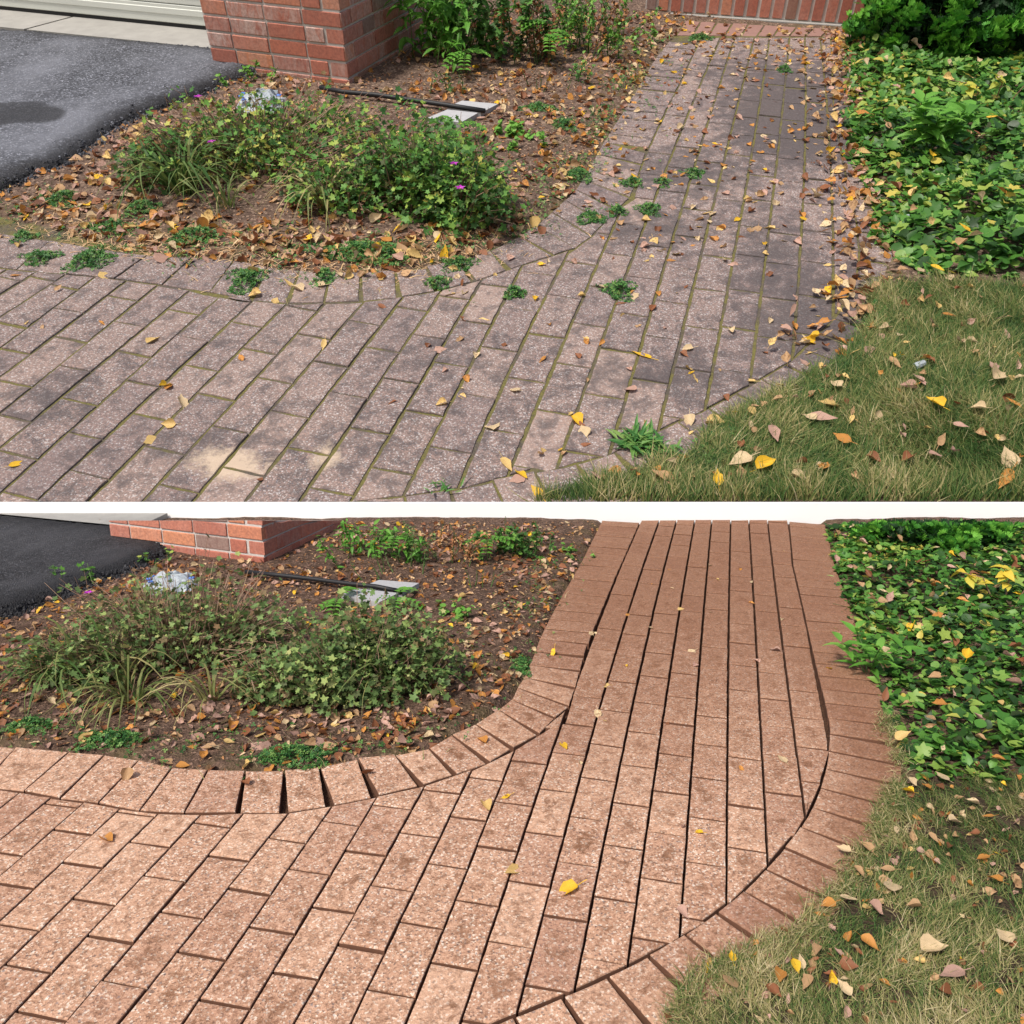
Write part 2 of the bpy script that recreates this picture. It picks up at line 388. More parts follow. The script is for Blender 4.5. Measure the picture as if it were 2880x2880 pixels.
# ------------------------------------------------------------------ the paved walks
def ext(P, a=1.5, b=1.5):
    P = [np.array(p, float) for p in P]
    d = P[0]-P[1]; d /= np.linalg.norm(d); e = P[-1]-P[-2]; e /= np.linalg.norm(e)
    return np.array([P[0]+d*a]+P+[P[-1]+e*b])
class Line:                                           # u as a function of v along a long joint
    def __init__(s, pts, deg=2):
        P = np.array(sorted(pts, key=lambda q: q[1])); s.a, s.b = P[0, 1], P[-1, 1]
        s.k = np.polyfit(P[:, 1], P[:, 0], min(deg, len(P)-1)); s.d = np.polyder(s.k)
    def __call__(s, v):
        vc = min(max(v, s.a), s.b); return np.polyval(s.k, vc)+np.polyval(s.d, vc)*(v-vc)
class Shift:
    def __init__(s, l, off): s.l, s.off = l, off
    def __call__(s, v): return s.l(v)+s.off
def clip(poly, p, n):                                 # keep the side where (x-p).n > 0
    out = []
    for a, b in zip(poly, poly[1:]+poly[:1]):
        da, db = (a-p)@n, (b-p)@n
        if da >= 0: out.append(a)
        if (da >= 0) != (db >= 0): out.append(a+(b-a)*da/(da-db))
    return out
def area(P):
    P = np.array(P); x, y = P[:, 0], P[:, 1]; return .5*np.sum(x*np.roll(y, -1)-np.roll(x, -1)*y)
def inset(P, d):
    P = [np.array(p) for p in P]
    if area(P) < 0: P = P[::-1]
    Q = [P[0]]
    for p in P[1:]:
        if np.linalg.norm(p-Q[-1]) > .006: Q.append(p)
    if np.linalg.norm(Q[0]-Q[-1]) < .006: Q.pop()
    if len(Q) < 3: return None
    out = Q
    for a, b in zip(Q, Q[1:]+Q[:1]):
        e = (b-a)/np.linalg.norm(b-a); nn = np.array([-e[1], e[0]]); out = clip(out, a+nn*d, nn)
        if len(out) < 3: return None
    return out if abs(area(out)) > 2e-4 else None
def near_seg(c, line):
    best = None
    for a, b in zip(line[:-1], line[1:]):
        t = np.clip((c-a)@(b-a)/((b-a)@(b-a)), 0, 1); d = np.linalg.norm(c-a-(b-a)*t)
        if best is None or d < best[0]: best = (d, a, b)
    return best
PAV = {'A': [], 'B': []}
def paver(m, poly, pl, stain, gap=.0026, depth=.045, rough=.0012, axis=None, lift=0):
    P = inset(poly, gap*(.6 if pl == 'A' else 1)) if len(poly) >= 3 else None
    if P is None: return
    c = np.mean(P, 0); tl = rng.normal(0, rough*7, 2); h0 = rng.normal(0, rough)+lift
    Z = lambda q: h0+float((q-c)@tl)
    # a chipped, slightly irregular outline: extra points along the sides
    def ring(poly_, seed_, jit):
        o = []; r_ = np.random.default_rng(seed_)
        for a, b in zip(poly_, poly_[1:]+poly_[:1]):
            k = max(1, int(np.linalg.norm(b-a)/.022)); e = (b-a)/(np.linalg.norm(b-a)+1e-9); nn = np.array([-e[1], e[0]])
            for i in range(k): o.append(a+(b-a)*i/k+nn*r_.uniform(0, jit)*(1 if i else 0))
        return o
    n0 = len(P); sd_ = int(rng.integers(1e9))
    # same number of points in each ring: build outer ring, derive inner by pulling to centre-normal
    O = ring(P, sd_, .0012 if pl == 'B' else .0028); k = len(O)
    def pull(d):
        o = []
        for i in range(k):
            t = O[(i+1) % k]-O[i-1]; t = t/(np.linalg.norm(t)+1e-9); o.append(O[i]+np.array([-t[1], t[0]])*d)
        return o
    b1, b2 = (.0016, .0044) if pl == 'B' else (.002, .0055)
    I1, I2 = pull(b1*.5), pull(b2)
    V = [(q[0], q[1], -depth) for q in O]+[(q[0], q[1], Z(q)-b2*.8) for q in O]+[(q[0], q[1], Z(q)-b1*.5) for q in I1]+[(q[0], q[1], Z(q)) for q in I2]
    V.append((c[0], c[1], Z(c)))
    Fc = [(j*k+i, j*k+(i+1) % k, (j+1)*k+(i+1) % k, (j+1)*k+i) for j in range(3) for i in range(k)]
    Fc += [(3*k+i, 3*k+(i+1) % k, 4*k) for i in range(k)]
    rv = float(np.clip(rng.normal(.5, .2), 0, 1)); col = []
    for v in V:
        g1, b_ = stain(v[0], v[1]); col.append((rv, g1, b_ if pl == 'A' else 0.0))
    if pl == 'B':
        x = rng.uniform(.45, 1.1); col[-1] = (rv, col[-1][1], x)
    m.add(V, Fc, col); PAV[pl].append(c)
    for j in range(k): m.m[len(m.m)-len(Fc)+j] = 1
def cells(l, r, ks, LP, v0, v1, gl):
    """cells of one course between two long joints; ks = known cross joints (v on the left joint)"""
    ks = sorted(ks) or [v0+rng.uniform(0, LP)]
    full = [ks[0]]
    for k in ks[1:]:
        n = max(1, round((k-full[-1])/LP)); a = full[-1]; full += [a+(k-a)*i/n for i in range(1, n+1)]
    while full[0] > v0: full.insert(0, full[0]-LP*(1+rng.normal(0, .012)))
    while full[-1] < v1: full.append(full[-1]+LP*(1+rng.normal(0, .012)))
    for a, b in zip(full[:-1], full[1:]):
        if b-a < .03: continue
        gl_ = gl((a+b)/2) if callable(gl) else gl
        wd = r((a+b)/2)-l((a+b)/2); s = (l(b)-l(a))/(b-a); sh = -s*wd/(1+s*s)
        gc = .0012+.0010*float(np.clip((b-2)/2, 0, 1))
        q = [(l(a)+gl_, a+gc), (r(a+sh)-gl_, a+sh+gc), (r(b+sh)-gl_, b+sh-gc), (l(b)+gl_, b-gc)]
        yield [np.array(p) for p in q]
def lines_to_rows(m, pl, L, K, LP, v0, v1, gl, stain, curves, far=None):
    for i in range(len(L)-1):
        l, r = L[i], L[i+1]
        for q in cells(l, r, K.get(i, []), LP, v0, v1, gl[i] if hasattr(gl, '__len__') else gl):
            if abs(q[0][0]) > .9*q[0][1]+1.4: continue
            for cv, sg in curves:
                if not q: break
                d, a, b = near_seg(np.mean(q, 0), cv)
                e = (b-a)/np.linalg.norm(b-a); n = np.array([-e[1], e[0]])*sg; q = clip(q, a+n*.0015, n)
            if far is not None and q: q = clip(q, np.array([0, far]), np.array([0, -1.]))
            if pl == 'A' and q: q = clip(q, np.array([0, VA+.003]), np.array([0, 1.]))
            if len(q) >= 3: paver(m, q, pl, stain)
def border(m, pl, base, other, sg, stain, W, vlim, L=None, lift=0, prt=.002):
    """a soldier course marched along the traced curve `base`, reaching to `other`"""
    seg = np.linalg.norm(np.diff(base, axis=0), axis=1); cum = np.concatenate([[0], np.cumsum(seg)])
    at = lambda s: np.array([np.interp(s, cum, base[:, 0]), np.interp(s, cum, base[:, 1])])
    s = W/2
    while s < cum[-1]-W:
        c = at(s); t = at(s+.09)-at(max(s-.09, 0)); t /= np.linalg.norm(t); n = np.array([-t[1], t[0]])*sg
        ll = L or near_seg(c, other)[0]
        ll = ll if L else min(max(ll, .12), .27)
        hw = W/2-.0007; w2 = hw
        q = [c-t*hw, c+t*hw, c+t*w2+n*ll, c-t*w2+n*ll]
        if vlim[0] < c[1] < vlim[1]:
            if sg < 0: q = q[::-1]
            if pl == 'A': q = clip([np.array(k_) for k_ in q], np.array([0, VA+.003]), np.array([0, 1.]))
            paver(m, q, pl, stain, gap=prt, lift=lift)
        s += W+.0008+abs(rng.normal(0, .001))
def border_pairs(m, pl, t, pairs, stain, wmax, gap=.0022, ext_left=8):
    Q = [(np.array(g(pl, *px(t, *a))), np.array(g(pl, *px(t, *b)))) for a, b in pairs]
    d = (Q[1][0]-Q[0][0]+Q[1][1]-Q[0][1])/2
    Q = [(Q[0][0]-d*k, Q[0][1]-d*k) for k in range(ext_left, 0, -1)]+Q
    for kk_, ((i0_, o0), (i1_, o1)) in enumerate(zip(Q[:-1], Q[1:])):
        e = i1_-i0_; L = np.linalg.norm(e); w_ = L if kk_ < ext_left+(6 if pl == 'B' else 5) else min(L, max(wmax, .85*np.linalg.norm(o1-o0), L-.02)); mid = (i0_+i1_)/2; e = e/L
        if pl == 'B' and ext_left+6 <= kk_ < ext_left+14: w_ = min(w_, L-.012)
        q = [mid-e*w_/2, mid+e*w_/2, o1, o0]
        if pl == 'A': q = clip(q, np.array([0, VA+.003]), np.array([0, 1.]))
        paver(m, q, pl, stain, gap=gap)
# -- lower walk
Bj = [GG('B', *[(t.replace('T', 'L'), p) for t, p in s]) for s in [
[('T2',[(487,30),(390,250),(300,470),(285,505),(240,650),(215,735),(205,790),(170,850),(140,960)]),('T4',[(105,80),(70,160),(10,340)]),('T3',[(1880,520),(1790,765),(1760,905)])],
[('T2',[(557,30),(480,260),(440,350),(415,450),(385,550),(365,620),(345,710),(320,790),(295,870),(270,960)]),('T4',[(235,110),(215,185),(175,340),(135,450),(115,540),(85,660),(60,780),(30,905)])],
[('T2',[(627,30),(600,90),(545,310),(515,450),(495,550),(470,680),(445,820),(415,950)]),('T4',[(380,115),(350,260),(320,370),(290,530),(265,700),(240,835)])],
[('T2',[(692,30),(655,200),(635,360),(620,480),(595,640),(570,790),(545,960)]),('T4',[(515,140),(490,310),(470,480),(455,640),(443,740)])],
[('T2',[(757,30),(735,170),(722,390),(715,520),(705,640),(697,760),(680,960)]),('T4',[(665,130),(650,350),(645,500),(632,630)])],
[('T2',[(827,30),(812,300),(820,440),(820,560),(820,690),(818,820),(812,960)]),('T4',[(805,180),(807,380),(812,490)])],
[('T2',[(897,30),(897,180),(912,400),(928,580),(940,700),(948,820),(948,960)]),('T4',[(950,200),(960,370)])],
[('T2',[(967,30),(980,220),(1000,350),(1020,480),(1045,640),(1060,760),(1075,880),(1083,960)]),('T4',[(1095,120),(1100,190)])],
[('T2',[(1045,30),(1060,200),(1095,350),(1125,490),(1150,600),(1175,700),(1195,800),(1195,860),(1185,960)])]]]
Bm = [G('B', 'L3', s) for s in [
[(1910,20),(1835,200),(1800,290),(1755,382),(1720,495),(1668,605),(1630,730),(1560,900)],
[(1780,10),(1735,100),(1700,180),(1615,355),(1553,463),(1518,578),(1445,695),(1385,840)],
[(1605,75),(1545,155),(1510,240),(1453,330),(1405,440),(1335,548),(1282,665),(1195,800)],
[(1420,110),(1355,215),(1310,310),(1245,405),(1185,520),(1105,630),(1030,768),(940,905)],
[(1250,145),(1160,275),(1100,380),(1010,478),(945,600),(840,720),(760,872)],
[(1080,168),(1030,260),(935,348),(868,452),(765,563),(680,690),(545,830)],
[(915,170),(860,235),(800,330),(700,420),(612,540),(490,655),(395,795)],
[(755,175),(735,205),(635,300),(555,405),(430,512),(335,630),(190,765),(75,905)],
[(590,170),(500,275),(383,378),(290,490),(147,604),(60,695)],
[(450,155),(345,250),(245,355),(110,465)], [(310,130),(215,230),(90,320)]]]
LB = [Line(p, 2 if i < 9 else 1) for i, p in enumerate(Bj)]
LB = [Line(p, 1) for p in Bm[::-1]]+LB
NM = len(Bm)
extra = [Shift(LB[0], -.1045*k) for k in range(14, 0, -1)]
LBa = extra+LB; E0 = len(extra)
def vk(pl, t, pts): return [q[1] for q in G(pl, t, pts)]
# course i lies between LBa[i] and LBa[i+1]; M1-M0 is course E0+NM-1
KB = {}
mk = [[(1860,125),(1800,290),(1720,495),(1630,730)], [(1780,30),(1700,180),(1615,355),(1518,578),(1390,835)],
 [(1605,80),(1510,240),(1405,440),(1282,665)], [(1420,140),(1313,310),(1185,520),(1030,768)], [(1228,198),(1100,380),(948,598),(760,872)],
 [(1030,262),(868,452),(680,690)], [(800,328),(612,540),(390,800)], [(738,205),(555,405),(335,630)], [(503,278),(290,490),(60,740)], [(245,355),(30,585)], [(218,230)], [(60,310)]]
for i, q in enumerate(mk): KB[E0+NM-1-i] = vk('B', 'L3', q)
jk = [[('L2',[(205,795),(160,905),(270,600)]),('L4',[(110,75),(60,235),(0,420),(-60,650)])], [('L2',[(320,870),(420,385)]),('L4',[(220,178),(175,350),(118,552),(50,818)])],
 [('L2',[(445,825)]),('L4',[(383,125),(345,285),(305,480),(265,710)])], [('L2',[(600,605),(570,793),(555,905)]),('L4',[(530,80),(495,235),(487,410),(460,635)])],
 [('L2',[(720,505),(710,675),(697,765),(690,870)]),('L4',[(680,30),(660,180),(650,350),(640,560)])], [('L2',[(817,770)]),('L4',[(808,135),(808,293)])],
 [('L2',[(940,700),(948,800),(950,910)]),('L4',[(950,85),(955,235)])], [('L2',[(1040,583),(1065,770),(1080,880)]),('L4',[(1090,45)])]]
for i, q in enumerate(jk): KB[E0+NM+i] = [y for t, p in q for y in vk('B', t, p)]
outL_B = ext(GG('B', ('L2',[(340,30),(270,170),(190,310),(120,440),(80,530),(40,620),(5,670)]), ('L1',[(1870,745),(1790,800),(1700,845),(1620,890),(1490,915),(1350,932),(1220,955)]), ('L3',[(1070,5),(920,8),(790,5),(640,0)]), ('L1',[(500,935),(330,910),(200,905),(60,885)])), .6, 1.2)
inL_B = ext(GG('B', ('L2',[(487,30),(390,250),(300,470),(240,650),(215,735),(160,780),(110,835),(30,885)]), ('L3',[(1780,5),(1600,65),(1420,107),(1250,140),(1080,168),(890,168),(755,175),(590,168),(450,150),(370,135),(230,115),(60,88)])), .6, 1.2)
inR_B = ext(GG('B', ('L2',[(1045,30),(1060,200),(1095,350),(1125,490),(1150,600),(1175,700),(1195,800),(1195,860),(1185,960)]), ('L4',[(1160,80),(1130,150),(1095,210),(1040,280),(960,375),(920,415),(850,485),(760,550),(650,630),(530,695),(400,765),(250,835),(90,900)])), .6, .9)
outR_B = ext(GG('B', ('L2',[(1165,30),(1200,180),(1225,280),(1265,400),(1310,530),(1350,640),(1390,760),(1430,880),(1450,950)]), ('L4',[(1445,60),(1420,130),(1370,220),(1310,310),(1240,440),(1150,530),(1100,600),(950,690),(840,730),(700,790),(640,840),(590,905)])), .6, .9)
sm = lambda a, b, x: float(np.clip((x-a)/(b-a), 0, 1))
def stain_B(u, v):                                    # silt film: thick on the far and right-hand stones, none near at left
    X, Y = proj('B', u, v); X /= 28.8; Y /= 28.8
    far = sm(84, 60, Y)*sm(30, 58, X)*.85+sm(62, 50, Y)*.2
    edge = .75*math.exp(-(dpoly(np.array([[u, v]]), outR_B, False)[0]/.14)**2)*sm(104, 85, Y)
    return max(0, min(1, far+edge)), 0.0
mB = Mesh()
VB0, VB1 = .85, DB+.02
glJ = lambda v: -.0006+.0019*float(np.clip((v-1.6)/1.5, 0, 1))
glB = [-.0006]*(E0+NM-1)+[glJ]*10
lines_to_rows(mB, 'B', LBa, KB, .2, VB0, VB1-.0, glB, stain_B, [(inL_B, 1), (inR_B, -1)], far=DB-.006)
inL_Bc, outL_Bc = inL_B, outL_B
prB = [((-75,70),(60,-81)), ((90,88),(260,-61)), ((225,115),(395,-51)), ((370,130),(525,-31)), ((525,160),(650,-4)), ((695,168),(785,4)), ((890,167),(925,8)), ((1070,167),(1072,5)), ((1245,140),(1205,-8)), ((1415,107),(1350,-36)), ((1590,65),(1490,-51)), ((1715,25),(1620,-76)), ((1845,-21),(1705,-126)),
 ((1932,-75),(1795,-166)), ((2032,-126),(1880,-221)), ((2097,-191),(1930,-260)), ((2147,-231),(1952,-306)), ((2172,-301),(1977,-344)), ((2190,-366),(1997,-391)), ((2204,-421),(2017,-441)), ((2219,-469),(2035,-488))]
border_pairs(mB, 'B', 'L3', prB, stain_B, .1)
def beyond(line, p): return np.array([p]+[q for q in line[::-1] if q[1] > p[1]+.03])
border(mB, 'B', beyond(outL_B, g('B', *px('L3', 2035, -488))), inL_B, -1, stain_B, .105, (0, DB-.06), prt=.0028)
border(mB, 'B', inR_B, outR_B, 1, stain_B, .105, (VB0, DB-.06), L=.205, prt=.0024)
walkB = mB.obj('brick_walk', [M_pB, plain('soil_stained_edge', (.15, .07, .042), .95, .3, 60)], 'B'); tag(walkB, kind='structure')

# -- upper walk
An = [GG('A', *s) for s in [
[('U4',[(205,0),(130,150),(60,280),(0,410)]),('U3',[(1860,580),(1780,750),(1730,870)])],
[('U2',[(700,170),(640,300),(600,380),(560,460),(520,550),(490,620)]),('U4',[(330,0),(290,90),(235,250),(170,400),(85,575),(20,740)])],
[('U2',[(765,200),(700,330),(650,460),(600,590),(560,700),(510,830),(475,940)]),('U4',[(410,130),(355,260),(308,400),(235,605),(190,750)])],
[('U2',[(825,190),(790,290),(755,420),(715,560),(665,700),(630,830),(590,940)]),('U4',[(550,120),(510,270),(460,420),(415,540),(385,740)])],
[('U2',[(895,220),(870,330),(840,430),(810,580),(785,680),(755,800),(715,950)]),('U4',[(670,170),(640,300),(610,400),(590,475),(575,610)])],
[('U2',[(965,210),(940,330),(925,450),(905,600),(885,720),(860,850),(840,960)]),('U4',[(800,150),(778,310),(755,470)])],
[('U2',[(1040,260),(1025,360),(1010,450),(1000,600),(985,760),(970,900),(965,960)]),('U4',[(935,170),(920,300),(905,400)])],
[('U2',[(1110,270),(1105,400),(1105,600),(1100,740),(1095,860),(1090,960)]),('U4',[(1075,200),(1060,330)])],
[('U2',[(1178,270),(1190,450),(1205,640),(1210,800),(1215,960)]),('U4',[(1215,100),(1210,190)])],
[('U2',[(1240,270),(1258,450),(1285,640),(1310,800),(1325,960)]),('U4',[(1335,100),(1345,190)])]]]
Am = [G('A', 'U3', s) for s in [
[(1932,100),(1860,260),(1740,490),(1675,605),(1620,710),(1555,830)],
[(1810,100),(1760,190),(1640,400),(1580,485),(1530,580),(1465,675),(1395,795),(1340,900)],
[(1650,150),(1510,365),(1450,460),(1375,543),(1325,645),(1245,750)],
[(1500,190),(1430,260),(1380,340),(1315,415),(1245,512),(1165,603),(1095,720),(990,835)],
[(1365,180),(1320,240),(1250,305),(1185,395),(1095,475),(1030,582),(940,675)],
[(1225,175),(1190,210),(1130,292),(1045,368),(975,455),(880,543),(805,640),(680,765)],
[(1085,180),(985,262),(920,345),(840,425),(745,515),(640,610),(530,730),(400,855)],
[(940,170),(880,245),(785,320),(720,408),(590,490),(500,590),(390,690),(255,815)],
[(830,150),(750,213),(670,298),(570,378),(490,468),(350,580),(240,680),(60,835)],
[(700,125),(655,198),(545,268),(455,355),(330,438),(215,545),(60,670)],
[(600,105),(520,165),(440,245),(325,322),(220,412),(60,545)],
[(480,90),(410,148),(310,213),(205,300),(60,410)], [(300,120),(205,195),(60,300)], [(190,105),(60,190)]]]
LA = [Line(p, 1) for p in Am[::-1]]+[Line(p, 2) for p in An]
LAa = [Shift(LA[0], -.112*k) for k in range(12, 0, -1)]+LA
i0 = 12+len(Am)                                       # index of line a
KA = {i0: vk('A', 'U4', [(0, 455)]), i0+1: vk('A', 'U4', [(235,250),(170,400),(85,575)]), i0+2: vk('A', 'U4', [(385,210),(335,345),(270,515),(200,730)]),
      i0+3: vk('A', 'U4', [(540,165),(510,298),(460,460)]), i0+4: vk('A', 'U4', [(650,260)])}
ak = [[(1800,370),(1660,590)], [(1530,580),(1395,795)], [(1450,460),(1325,645)], [(1380,340),(1245,512),(1095,720)], [(1320,240),(1185,395),(1030,582)], [(1130,292),(975,455),(805,640)],
      [(1075,185),(920,345),(745,515)], [(880,245),(720,408),(510,590)], [(670,298),(490,468)], [(655,198),(455,355)], [(440,245),(220,412)], [(410,148),(205,300)], [(205,195)]]
ak = ak[1:]
KA[i0-1] = vk('A', 'U3', [(1820, 340)])
for i, q in enumerate(ak): KA[i0-2-i] = vk('A', 'U3', q)
inL_A = ext(GG('A', ('U2',[(700,170),(640,300),(560,460),(520,550),(490,620),(470,700),(430,770),(370,810),(300,890),(240,935),(160,960)]), ('U3',[(1932,45),(1810,90),(1650,130),(1500,155),(1370,170),(1230,175),(1100,180),(940,165),(820,150),(700,125),(540,100),(380,78),(240,66),(60,50)])), .3, 1.5)
outL_A = ext(GG('A', ('U2',[(612,130),(540,220),(480,320),(430,400),(350,540),(290,640),(240,720),(110,830),(0,900)]), ('U3',[(1800,5),(1600,40),(1400,62),(1200,62),(1000,45),(800,10),(640,0)]), ('U1',[(480,930),(330,900),(240,870),(60,830)])), .3, 1.5)
inR_A = ext(GG('A', ('U2',[(1205,170),(1215,400),(1240,560),(1275,720),(1300,830),(1312,960)]), ('U4',[(1305,60),(1285,120),(1220,235),(1150,300),(1050,400),(910,480),(850,515),(740,575),(560,655),(390,740),(290,768),(180,798),(90,815),(0,825)]), ('U3',[(1790,865),(1600,895),(1400,920),(1200,940),(900,965)])), .3, 1.5)
outR_A = ext(GG('A', ('U2',[(1290,170),(1310,400),(1340,560),(1375,720),(1400,830),(1412,960)]), ('U4',[(1400,60),(1380,180),(1320,290),(1240,390),(1130,480),(1000,575),(850,650),(700,760),(600,850),(450,900),(250,930),(0,960)]), ('U3',[(1600,1010),(1200,1050),(900,1080)])), .3, 1.5)
BL = [(1850, 640, 230, 90, .55), (2330, 900, 300, 180, .7), (2180, 760, 200, 260, .5), (1900, 1060, 420, 120, .5), (1250, 1000, 300, 90, .4), (1950, 480, 330, 110, .5), (2250, 330, 240, 160, .95), (2150, 200, 400, 60, .5),
      (640, 1260, 420, 90, .45), (150, 1130, 200, 90, .5), (1000, 1280, 400, 130, .4), (1450, 1240, 300, 120, .3), (520, 1010, 200, 70, .25), (1500, 1120, 200, 120, .35), (2080, 640, 120, 200, .4), (1560, 950, 200, 130, .3)]
def stain_A(u, v):
    X, Y = proj('A', u, v); d = .25
    for cx, cy, rx, ry, k in BL: d = max(d, k*math.exp(-((X-cx)/rx)**2-((Y-cy)/ry)**2))
    s_ = math.exp(-((X-645)/140)**2-((Y-1305)/52)**2)+.75*math.exp(-((X-925)/60)**2-((Y-1290)/50)**2)+.35*math.exp(-((X-2080)/70)**2-((Y-930)/40)**2)
    return d, min(1, s_)
mA = Mesh(); farA = g('A', *px('U2', 900, 140))[1]
lines_to_rows(mA, 'A', LAa, KA, .232, VA, farA, .0016, stain_A, [(inL_A, 1), (inR_A, -1)], far=farA-.01)
prA = [((60,50),(190,-60)), ((250,68),(375,-28)), ((430,85),(555,-4)), ((610,108),(725,5)), ((790,135),(885,14)), ((940,165),(1010,38)), ((1090,175),(1130,52)), ((1220,173),(1245,60)), ((1360,168),(1360,62)), ((1505,155),(1490,52)), ((1650,130),(1610,38)), ((1790,95),(1730,15)), ((1920,50),(1850,-20)),
 ((2092,-6),(1962,-76)), ((2172,-31),(2022,-116)), ((2232,-76),(2082,-166)), ((2282,-126),(2132,-211)), ((2332,-176),(2172,-251)), ((2377,-221),(2197,-291)), ((2402,-276),(2222,-331)), ((2422,-346),(2252,-386)), ((2437,-391),(2277,-430))]
border_pairs(mA, 'A', 'U3', prA, stain_A, .11, .0028)
border(mA, 'A', beyond(outL_A, g('A', *px('U3', 2277, -430))), inL_A, -1, stain_A, .108, (0, farA-.05), prt=.003)
border(mA, 'A', inR_A, outR_A, 1, stain_A, .108, (VA-.3, farA-.05), L=.22, prt=.003)
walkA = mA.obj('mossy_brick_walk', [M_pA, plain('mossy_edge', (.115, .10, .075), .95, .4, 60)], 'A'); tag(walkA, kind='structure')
# pinkish landing across the far end
mC = Mesh()
a0, a1 = np.array(g('A', *px('U2', 560, 132))), np.array(g('A', *px('U2', 1500, 160)))
b0, b1 = np.array(g('A', *px('U2', 600, 66))), np.array(g('A', *px('U2', 1520, 128)))
a0[1] = max(a0[1], farA); a1[1] = farA
for k in range(15):
    t0, t1 = k/15, (k+1)/15
    paver(mC, [a0+(a1-a0)*t0, a0+(a1-a0)*t1, b0+(b1-b0)*t1, b0+(b1-b0)*t0], 'A', lambda u, v: (.1, 0), gap=.006)
M_pink = plain('pink_paver', (.26, .15, .125), .85, .2, 30, .3)
tag(mC.obj('brick_landing', [M_pink, M_pink], 'A'), kind='structure')

# ------------------------------------------------------------------ earth under everything
polyB = np.concatenate([outL_B, [[-4, -2], [3, -2]], outR_B[::-1]])
polyA = np.concatenate([outL_A, [[-4, 0], [2, 0]], outR_A[::-1]])
lawnB = GG('B', ('F', [(1685,1478),(1960,1465),(2100,1700),(2000,2100),(1180,2000),(1265,1900),(1290,1840),(1400,1790),(1520,1720),(1570,1690),(1640,1600),(1650,1540)]))
lawnA = GG('A', ('F', [(1640,545),(1760,545),(2000,560),(2100,800),(2100,1000),(1000,1000),(1060,930),(1300,860),(1330,810),(1480,735),(1580,680),(1640,620)]))
def fnoise(x, y, s, seed=0):
    r_ = np.random.default_rng(seed); o = 0
    for k in range(7):
        a = r_.uniform(0, 6.28); f_ = s*r_.uniform(.6, 2.2); o = o+np.sin((x*math.cos(a)+y*math.sin(a))*f_+r_.uniform(0, 6.28))
    return o/7
OUT_H = {'A': .004, 'B': -.002}
def ground_h(pl, u, v):
    P = np.stack([np.asarray(u, float), np.asarray(v, float)], -1)
    poly = polyA if pl == 'A' else polyB
    ins = inpoly(P, poly); d = dpoly(P, poly); bed = -.0045 if pl == 'A' else -.028
    out = OUT_H[pl]+.02*np.clip(d/.3, 0, 1)*(1 if pl == 'A' else .8)+np.clip(d/.1, 0, 1)*(.010*fnoise(P[..., 0], P[..., 1], 9, 3)+.006*fnoise(P[..., 0], P[..., 1], 30, 5))
    if pl == 'A': out = out*np.clip((P[..., 1]-VA)/.3, .05, 1)
    t = np.clip(d/.03, 0, 1)
    return np.where(ins, bed, bed*(1-t)+out*t), ins, d
def make_ground(name, pl, v0, v1, mat_, lawn, skirt):
    nv, nu = 420, 360
    vs = v0*(v1/v0)**np.linspace(0, 1, nv); ts = np.linspace(-1.05, 1.05, nu)
    Vv, Tt = np.meshgrid(vs, ts, indexing='ij'); U = Tt*(Vv+.5)
    h, ins, d = ground_h(pl, U, Vv); P = np.stack([U, Vv], -1)
    lw = inpoly(P, lawn).astype(float)
    moss = np.clip(1-d/.22, 0, 1)*(~ins)
    V = np.stack([U, Vv, h], -1).reshape(-1, 3)
    idx = np.arange(nv*nu).reshape(nv, nu)
    Q = np.stack([idx[:-1, :-1], idx[:-1, 1:], idx[1:, 1:], idx[1:, :-1]], -1).reshape(-1, 4)
    m = Mesh(); m.add(V, Q.tolist(), np.stack([lw.ravel(), ins.ravel().astype(float), moss.ravel()], -1))
    ring = np.concatenate([idx[0, :], idx[1:, -1], idx[-1, -2::-1], idx[-2:0:-1, 0]])
    top = V[ring]; low = top.copy(); low[:, 2] -= skirt
    k = len(ring); m.add(np.concatenate([top, low]), [(i, k+i, k+(i+1) % k, (i+1) % k) for i in range(k)], (0, 0, 0))
    return tag(m.obj(name, mat_, pl, smooth=True), kind='structure')
make_ground('soil', 'B', .8, DB+.001, M_soilB, lawnB, .15)
make_ground('soil_slope', 'A', VA+.001, 8.5, M_soilA, lawnA, .45)
m = Mesh(); m.add([(-900, -900, -.3), (900, -900, -.3), (900, 900, -.3), (-900, 900, -.3)], [(0, 1, 2, 3)])
tag(m.obj('ground', M_ground), kind='structure')
# low white kerb stepping up from the lower garden to the foot of the slope
kz = H-(DB+.015)*math.tan(rayA)+.012
m = Mesh(); box(m, (0, DB+.0085, (kz-.25)/2-.002), (14, .013, kz+.25), bev=.002)
tag(m.obj('white_kerb', M_white), 'low white painted kerb between the clean walk below and the mossy garden above', 'kerb')
#PART3

